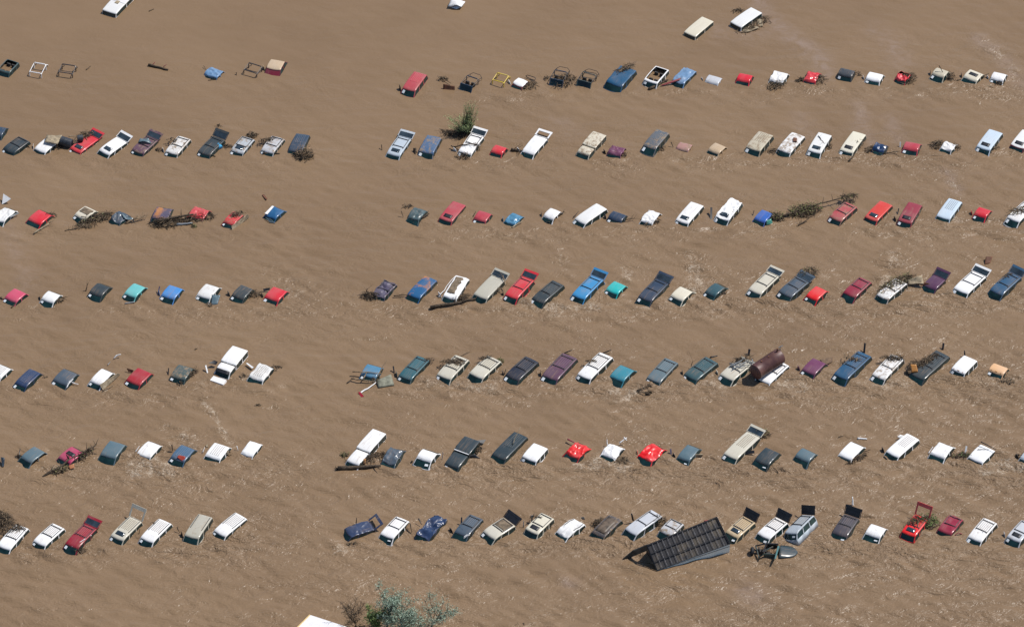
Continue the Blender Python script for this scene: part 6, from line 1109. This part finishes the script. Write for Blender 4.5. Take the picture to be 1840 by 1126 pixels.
# ------------------------------------------------------------------ green willow bush in the second row
def bush(c, n, H, leafm, label, seed, nleaf, sp=.9, name='willow_bush'):
    rnd = random.Random(seed); root = empty(name, (c[0], c[1], 0)); tag(root, label, 'bush'); st = MB(); lf = MB()
    for k in range(n):
        a = rnd.uniform(0, 6.28); t = rnd.random()**.7
        tall = H*(1.0 if rnd.random() < .35 else .6)*rnd.uniform(.7, 1.1); e = Vector((math.cos(a)*sp*t*1.9-.15*(tall < H*.7)*6*t, math.sin(a)*sp*t*1.1, tall*(1-.35*t)))
        if tall > H*.75: e = Vector((rnd.uniform(-.2, 1.1), rnd.uniform(-.3, .3), tall))
        b = Vector((rnd.uniform(-.5, .6), rnd.uniform(-.3, .3), .0)); m = (b+e)/2+Vector((0, 0, .15)); st.tube([b, m, e], .02, 4, 0, .006)
        for _ in range(nleaf//n):
            q = rnd.uniform(.25, 1.08); p_ = b.lerp(e, q)+Vector((rnd.gauss(0, .07), rnd.gauss(0, .07), rnd.gauss(0, .07)+.1*math.sin(q*3)))
            u = ((e-b).normalized()+Vector((rnd.gauss(0, .5), rnd.gauss(0, .5), rnd.gauss(0, .4)))).normalized(); v = u.orthogonal().normalized(); v.rotate(Matrix.Rotation(rnd.uniform(0, 3), 3, u)); s = rnd.uniform(.09, .16)
            lf.add([p_-u*s*.5, p_+v*s*.13, p_+u*s*.5, p_-v*s*.13], [(0, 1, 2, 3)])
    st.build('stem', BARK, root); lf.build('foliage', leafm, root)
    return root
bush((-4.27, 26.54, 0), 110, 3.3, GREEN, 'green leafy willow bush rising behind the white minivan, second row', 3, 4200)
q_ = (-4.17, 26.78, 0); tangle(q_[0], q_[1], 1.2, .7, .5, 120, 'dark root mass at the foot of the green willow bush', 91, pale=.3, leaves=(GRASSY, 40))
# ------------------------------------------------------------------ rusty tank lying over the white minivan
def tank():
    a, b = Vector((21.49, -9.22, 0.95)), Vector((23.7, -7.07, 0.95)); r = .72
    o = Vector(((a.x+b.x)/2, (a.y+b.y)/2, 0)); root = empty('storage_tank', o); tag(root, 'large rusty brown cylindrical tank lying over a white minivan, fifth row', 'tank')
    d = b-a; ax = d.normalized(); u = ax.orthogonal().normalized(); v = ax.cross(u); n = 40; mb = MB()
    prof = [(-.16, .0), (-.15, .35), (-.11, .65), (-.05, .88), (0, 1)]
    ts = [(q[0], q[1]) for q in prof]+[(t, 1) for t in (.02, d.length*.33, d.length*.331, d.length*.66, d.length*.661, d.length-.02)]+[(d.length-q[0], q[1]) for q in prof[::-1]]
    vs = []
    for k, (t, q) in enumerate(ts):
        q2 = q+(.006 if k in (7, 9) else 0)
        vs += [a-o+ax*t+(u*math.cos(2*math.pi*j/n)+v*math.sin(2*math.pi*j/n))*r*max(q2, .001) for j in range(n)]
    fs = [(i*n+j, i*n+(j+1) % n, (i+1)*n+(j+1) % n, (i+1)*n+j) for i in range(len(ts)-1) for j in range(n)]
    mb.add(vs, fs)
    m, t_, bs = nodes('tank_rust'); co = coords(t_)
    n1 = mk(t_, 'ShaderNodeTexNoise', i2=1.3, i3=8, i4=.7); t_.links.new(co, n1.inputs[0]); rp = ramp(t_, .38, .65); t_.links.new(n1.outputs[0], rp.inputs[0])
    t_.links.new(mixc(t_, rp.outputs[0], (.085, .034, .034), (.14, .065, .052)), bs.inputs['Base Color']); bs.inputs['Roughness'].default_value = .5
    mb.build('shell', m, root, True)
    mb = MB(); e = a-o-ax*.12
    mb.tube([e+(u*math.cos(t)+v*math.sin(t))*r*.62 for t in [2*math.pi*j/18 for j in range(19)]], .03, 5); mb.build('end_ring', m, root)
    for t, hh in ((.25*d.length, .14), (.55*d.length, .12), (.9*d.length, .4)):
        p_ = a-o+ax*t+Vector((0, 0, r-.03)); mb = MB(); mb.tube([p_, p_+Vector((0, 0, hh))], .07, 10); mb.build('pipe_stub', RUST, root)
    for s_ in (-1, 0, 1):
        p_ = b-o+Vector((.08*s_, .05*s_, r-.05)); mb = MB(); mb.tube([p_, p_+Vector((0, 0, .4)), p_+Vector((.2, .1, .45))], .035, 5); mb.build('valve_pipe', STEEL, root)
tank()
# ------------------------------------------------------------------ overturned trailer, its floor frame turned to the sky
def trailer():
    LT, LB, RB, RT = [Vector(q) for q in ((11.41, -32.7, 1.8), (12.26, -34.01, 0.12), (18.49, -31.63, 0.95), (17.36, -30.04, 2.6))]
    o = (LT+LB+RB+RT)/4; o.z = 0; root = empty('overturned_trailer', o); tag(root, 'large dark trailer tipped on its side with its underframe grid showing, bottom row', 'trailer')
    LT, LB, RB, RT = [q-o for q in (LT, LB, RB, RT)]
    nrm = (RB-LB).cross(LT-LB).normalized(); nrm = nrm if nrm.z > 0 else -nrm
    P = lambda u, v, k=0: (LB*(1-u)*(1-v)+RB*u*(1-v)+RT*u*v+LT*(1-u)*v)+nrm*k
    m, t_, bs = nodes('trailer_floor'); co = coords(t_)
    n1 = mk(t_, 'ShaderNodeTexNoise', i2=.75, i3=5, i4=.6); t_.links.new(co, n1.inputs[0]); rp = ramp(t_, .5, .68); t_.links.new(n1.outputs[0], rp.inputs[0])
    n2 = mk(t_, 'ShaderNodeTexNoise', i2=5, i3=6, i4=.7); t_.links.new(co, n2.inputs[0])
    c = mixc(t_, rp.outputs[0], (.028, .028, .033), (.2, .155, .1)); c = mixc(t_, n2.outputs[0], c, (.03, .026, .026)); t_.links.new(c, bs.inputs['Base Color']); bs.inputs['Roughness'].default_value = .7
    N1, N2 = 14, 6
    fl = MB(); fl.add([P(i/N1, j/N2, -.12) for i in range(N1+1) for j in range(N2+1)], [(i*(N2+1)+j, (i+1)*(N2+1)+j, (i+1)*(N2+1)+j+1, i*(N2+1)+j+1) for i in range(N1) for j in range(N2)])
    fl.build('floor_panel', m, root)
    fr = plain('trailer_frame', (.26, .25, .25), .5, .4)
    for v in (0, .333, .667, 1): mb = MB(); mb.tube([P(0, v), P(1, v)], .04, 4); mb.build('long_beam', TRIM, root)
    for i in range(15):
        u = i/14; mb = MB(); mb.tube([P(u, 0, -.02), P(u, 1, -.02)], 0.022 if i not in (0, 14) else .06, 4); mb.build('cross_beam', fr if i not in (0, 14) else TRIM, root)
    dn = Vector((0, 0, -1)); bk = -nrm*1.6
    # pale blue side wall below the floor edge
    sd_ = paint((.72, .85, .86), .1)
    w = MB(); A, B_ = P(0, 0, -.05), P(1, 0, -.05); out_ = Vector((.0, .12, 0)); k = Vector((A.x, A.y, -.6)), Vector((B_.x, B_.y, -.6))
    w.add([A, B_, k[1]+out_, k[0]+out_, A+bk*.2, B_+bk*.2, k[1]+Vector((0, .5, 0)), k[0]+Vector((0, .5, 0))], [(0, 1, 2, 3), (0, 4, 5, 1), (1, 5, 6, 2), (0, 3, 7, 4), (4, 7, 6, 5)]); w.build('side_wall', sd_, root)
    mb = MB(); mb.tube([A+Vector((0, -.02, -.02)), B_+Vector((0, -.03, -.26))], .02, 4); mb.build('side_trim', TRIM, root)
    # the box behind
    w = MB(); q = [P(0, 0, -.14), P(1, 0, -.14), P(1, 1, -.14), P(0, 1, -.14)]; q2 = [v+Vector((.0, .9, -1.9 if i_ > 1 else -.9)) for i_, v in enumerate(q)]
    w.add(q+q2, [(0, 4, 5, 1), (1, 5, 6, 2), (2, 6, 7, 3), (3, 7, 4, 0), (4, 7, 6, 5)]); w.build('box_body', plain('dark_box', (.03, .03, .035), .6, .4), root)
    # end door on the left edge, deepened and dark for the shade beneath
    E = Vector((9.37, -32.63, 0.12))-o; M_ = Vector((10.21, -32.3, 0.75))-o
    vs = [LT, LT*.5+M_*.5, M_, (M_+E)/2, E]; vs2 = [v+Vector((.02, -.03, -.62)) for v in vs]
    th = Vector((.05, .14, 0)); n = len(vs); w = MB()
    allv = vs+vs2+[v+th for v in vs]+[v+th for v in vs2]; f = []
    for i in range(n-1): f += [(i, i+1, n+i+1, n+i), (2*n+i, 3*n+i, 3*n+i+1, 2*n+i+1), (i, 2*n+i, 2*n+i+1, i+1)]
    f.append((n-1, 3*n-1, 4*n-1, 2*n-1))
    w.add(allv, f); w.build('end_door', plain('shaded_door', (.05, .05, .045), .6, .5), root)
trailer()
# ------------------------------------------------------------------ wrecked dark green car below the bottom row
def wreck():
    c = Vector((22.17, -31.56, 0)); root = empty('wrecked_car', (c.x, c.y, 0)); tag(root, 'wrecked dark green open car with a loose wheel, lying below the bottom row', 'wrecked car')
    g = paint((.025, .055, .055), .25)
    pts = {'hood': ((22.72, -31.79, 0), (24.27, -31.65, 0)), 'ws': ((22.23, -32.54, -0.1), (22.33, -33.24, 0.75), (22.67, -31.65, 0.75), (22.87, -31.18, -0.1)),
           'tubes': [('roll_bar', ((20.92, -32.27, -0.1), (21.31, -32.52, 0.8), (21.54, -31.43, 0.8), (21.82, -31.11, 0.0))), ('roll_bar', ((20.7, -31.16, 0.3), (21.54, -31.43, 0.8), (22.58, -31.48, 0.8))),
                     ('rear_bar', ((20.7, -31.16, 0.3), (20.82, -32.0, 0.4), (20.9, -32.51, 0.2), (21.39, -32.38, 0.5))), ('steering_bar', ((21.53, -31.93, 0.5), (22.15, -31.58, 0.6)))],
           'seats': ((21.18, -31.73, 0.15), (21.72, -31.94, 0.1)), 'sides': (((21.29, -32.35, -0.2), (21.39, -32.38, 0.5), (22.3, -32.58, 0.6), (22.33, -32.53, -0.2)), ((21.72, -30.89, -0.2), (21.68, -31.17, 0.6), (22.6, -31.26, 0.6), (22.64, -30.89, -0.2))),
           'wheel': (20.37, -31.76, 0.22), 'axle': (20.94, -31.51, 0.2)}
    rel = lambda q: Vector(q)-Vector((c.x, c.y, 0))
    n = 8; vs = []
    for i in range(n+1):
        u = i/n; wd = .78*max(.05, 1-u**3.2)**.6
        ctr = rel(pts['hood'][0]).lerp(rel(pts['hood'][1]), u)
        for j in range(7):
            q = -1+j/3; vs.append(Vector((ctr.x+.12*q*wd, ctr.y+q*wd, .38*(1-u*.75)*(1-.35*q*q)-.08*u)))
    fs = [(i*7+j, (i+1)*7+j, (i+1)*7+j+1, i*7+j+1) for i in range(n) for j in range(6)]
    ho = mesh('hood', vs, fs, paint((.018, .045, .06), .3), root, True); m_ = ho.modifiers.new('t', 'SOLIDIFY'); m_.thickness = .04
    W1 = [rel(q) for q in pts['ws']]; mb = MB()
    mb.add(W1+[q+Vector((-.12, 0, 0)) for q in W1], [(0, 1, 2, 3), (4, 7, 6, 5), (0, 4, 5, 1), (1, 5, 6, 2), (2, 6, 7, 3), (3, 7, 4, 0)]); mb.build('dashboard', paint((.05, .19, .2), .5), root)
    for nm, q in pts['tubes']:
        mb = MB(); mb.tube([rel(v) for v in q], .06, 6); mb.build(nm, g if nm != 'roll_bar' else TRIM, root)
    for q in pts['seats']:
        v = rel(q); mb = MB(); mb.box(v, (.45, .4, .3), taper=.8); mb.box(v+Vector((-.22, 0, .25)), (.14, .4, .35), taper=.8); mb.build('seat', SEAT, root)
    for q in pts['sides']:
        v = [rel(k) for k in q]; mb = MB(); th = Vector((0, .07, 0)); mb.add(v+[k+th for k in v], [(0, 1, 2, 3), (4, 7, 6, 5), (0, 4, 5, 1), (1, 5, 6, 2), (2, 6, 7, 3), (3, 7, 4, 0)]); mb.build('side_panel', g, root)
    # wheel
    v = rel(pts['wheel']); mb = MB(); k = 22; ring = []
    for r_, y_ in ((.2, .1), (.34, .12), (.37, .05), (.37, -.05), (.34, -.12), (.2, -.1)):
        ring.append([v+Vector((y_+.03*math.sin(t), math.cos(t)*r_, math.sin(t)*r_)) for t in [2*math.pi*j/k for j in range(k)]])
    mb.add([q for g_ in ring for q in g_], [(i*k+j, i*k+(j+1) % k, ((i+1) % 6)*k+(j+1) % k, ((i+1) % 6)*k+j) for i in range(6) for j in range(k)])
    wh = mb.build('tyre', RUBBER, root, True)
    mb = MB(); mb.tube([v+Vector((-.07, 0, 0)), v+Vector((.07, 0, 0))], .2, 14); mb.build('wheel_rim', STEEL, root)
    mb = MB(); mb.tube([v, rel(pts['axle'])], .06, 6); mb.build('axle', TRIM, root)
wreck()
# ------------------------------------------------------------------ the roof in the lower left and the trees at the lower edge
def shed():
    A = Vector((-16.77, -41.07, 1.6)); B_ = Vector((-12.46, -43.08, 1.6)); D = Vector((-18.61, -43.88, 1.6)); C_ = B_+D-A
    root = empty('shed', (A.x, A.y, 0)); tag(root, 'white flat roof corner of a shed cut by the lower edge', 'shed'); o = Vector((A.x, A.y, 0)); q = [v-o for v in (A, B_, C_, D)]
    dn = Vector((0, 0, -.14)); mb = MB(); mb.add(q+[v+dn for v in q], [(0, 1, 2, 3), (4, 7, 6, 5), (0, 4, 5, 1), (1, 5, 6, 2), (2, 6, 7, 3), (3, 7, 4, 0)]); mb.build('roof', plain('roof_white', (.72, .71, .72), .6, .06), root)
    cen = sum(q, Vector())/4; w = [cen+(v-cen)*.93 for v in q]; wd = [Vector((v.x, v.y, -.5)) for v in w]; w = [Vector((v.x, v.y, 1.45)) for v in w]
    mb = MB(); mb.add(w+wd, [(0, 1, 5, 4), (1, 2, 6, 5), (2, 3, 7, 6), (3, 0, 4, 7)]); mb.build('wall', plain('shed_wall', (.5, .42, .25), .8, .2), root)
    e_ = (q[3]-q[0]); mb = MB(); mb.tube([q[0]+Vector((-.06, 0, .0)), q[3]+Vector((-.06, 0, 0))], .06, 5); mb.build('roof_edge_trim', plain('yellow_trim', (.6, .42, .14), .5, .1), root)
shed()
def tr(q, *a, **k): return tree(a[0], q[0], q[1], *a[1:], **k)
tr((-12.9, -41.36, 0), 'dead_shrub', 3.6, 1.2, (-.5, .2), BROWNLEAF, 34, 1700, 'bare brown shrub left of the silver-green tree at the lower edge', 5, lsize=.09, limbr=.035, sparse=.2)
tr((-11.32, -41.36, 0), 'green_shrub', 2.7, 1.05, (0, 0), SHRUB, 16, 3200, 'low green shrub between the bare shrub and the silver-green tree, lower edge', 6, lsize=.14, sparse=.22)
tr((-10.55, -41.17, 0), 'olive_tree', 5.0, 1.25, (.55, 0), OLIVE, 10, 2400, 'tallest silver-green tree standing up at the lower edge', 8, lsize=.14, sparse=.3)
tr((-9.3, -41.73, 0), 'olive_tree', 3.4, 2.0, (.1, 0), OLIVE, 22, 6500, 'broad silver-green crown right of the tallest tree, lower edge', 9, lsize=.14, sparse=.3)
tr((-7.16, -41.36, 0), 'olive_tree', 3.3, 2.0, (1.3, .3), OLIVE, 12, 2400, 'thin silver-green tree leaning right at the lower edge', 12, lsize=.13, sparse=.3)
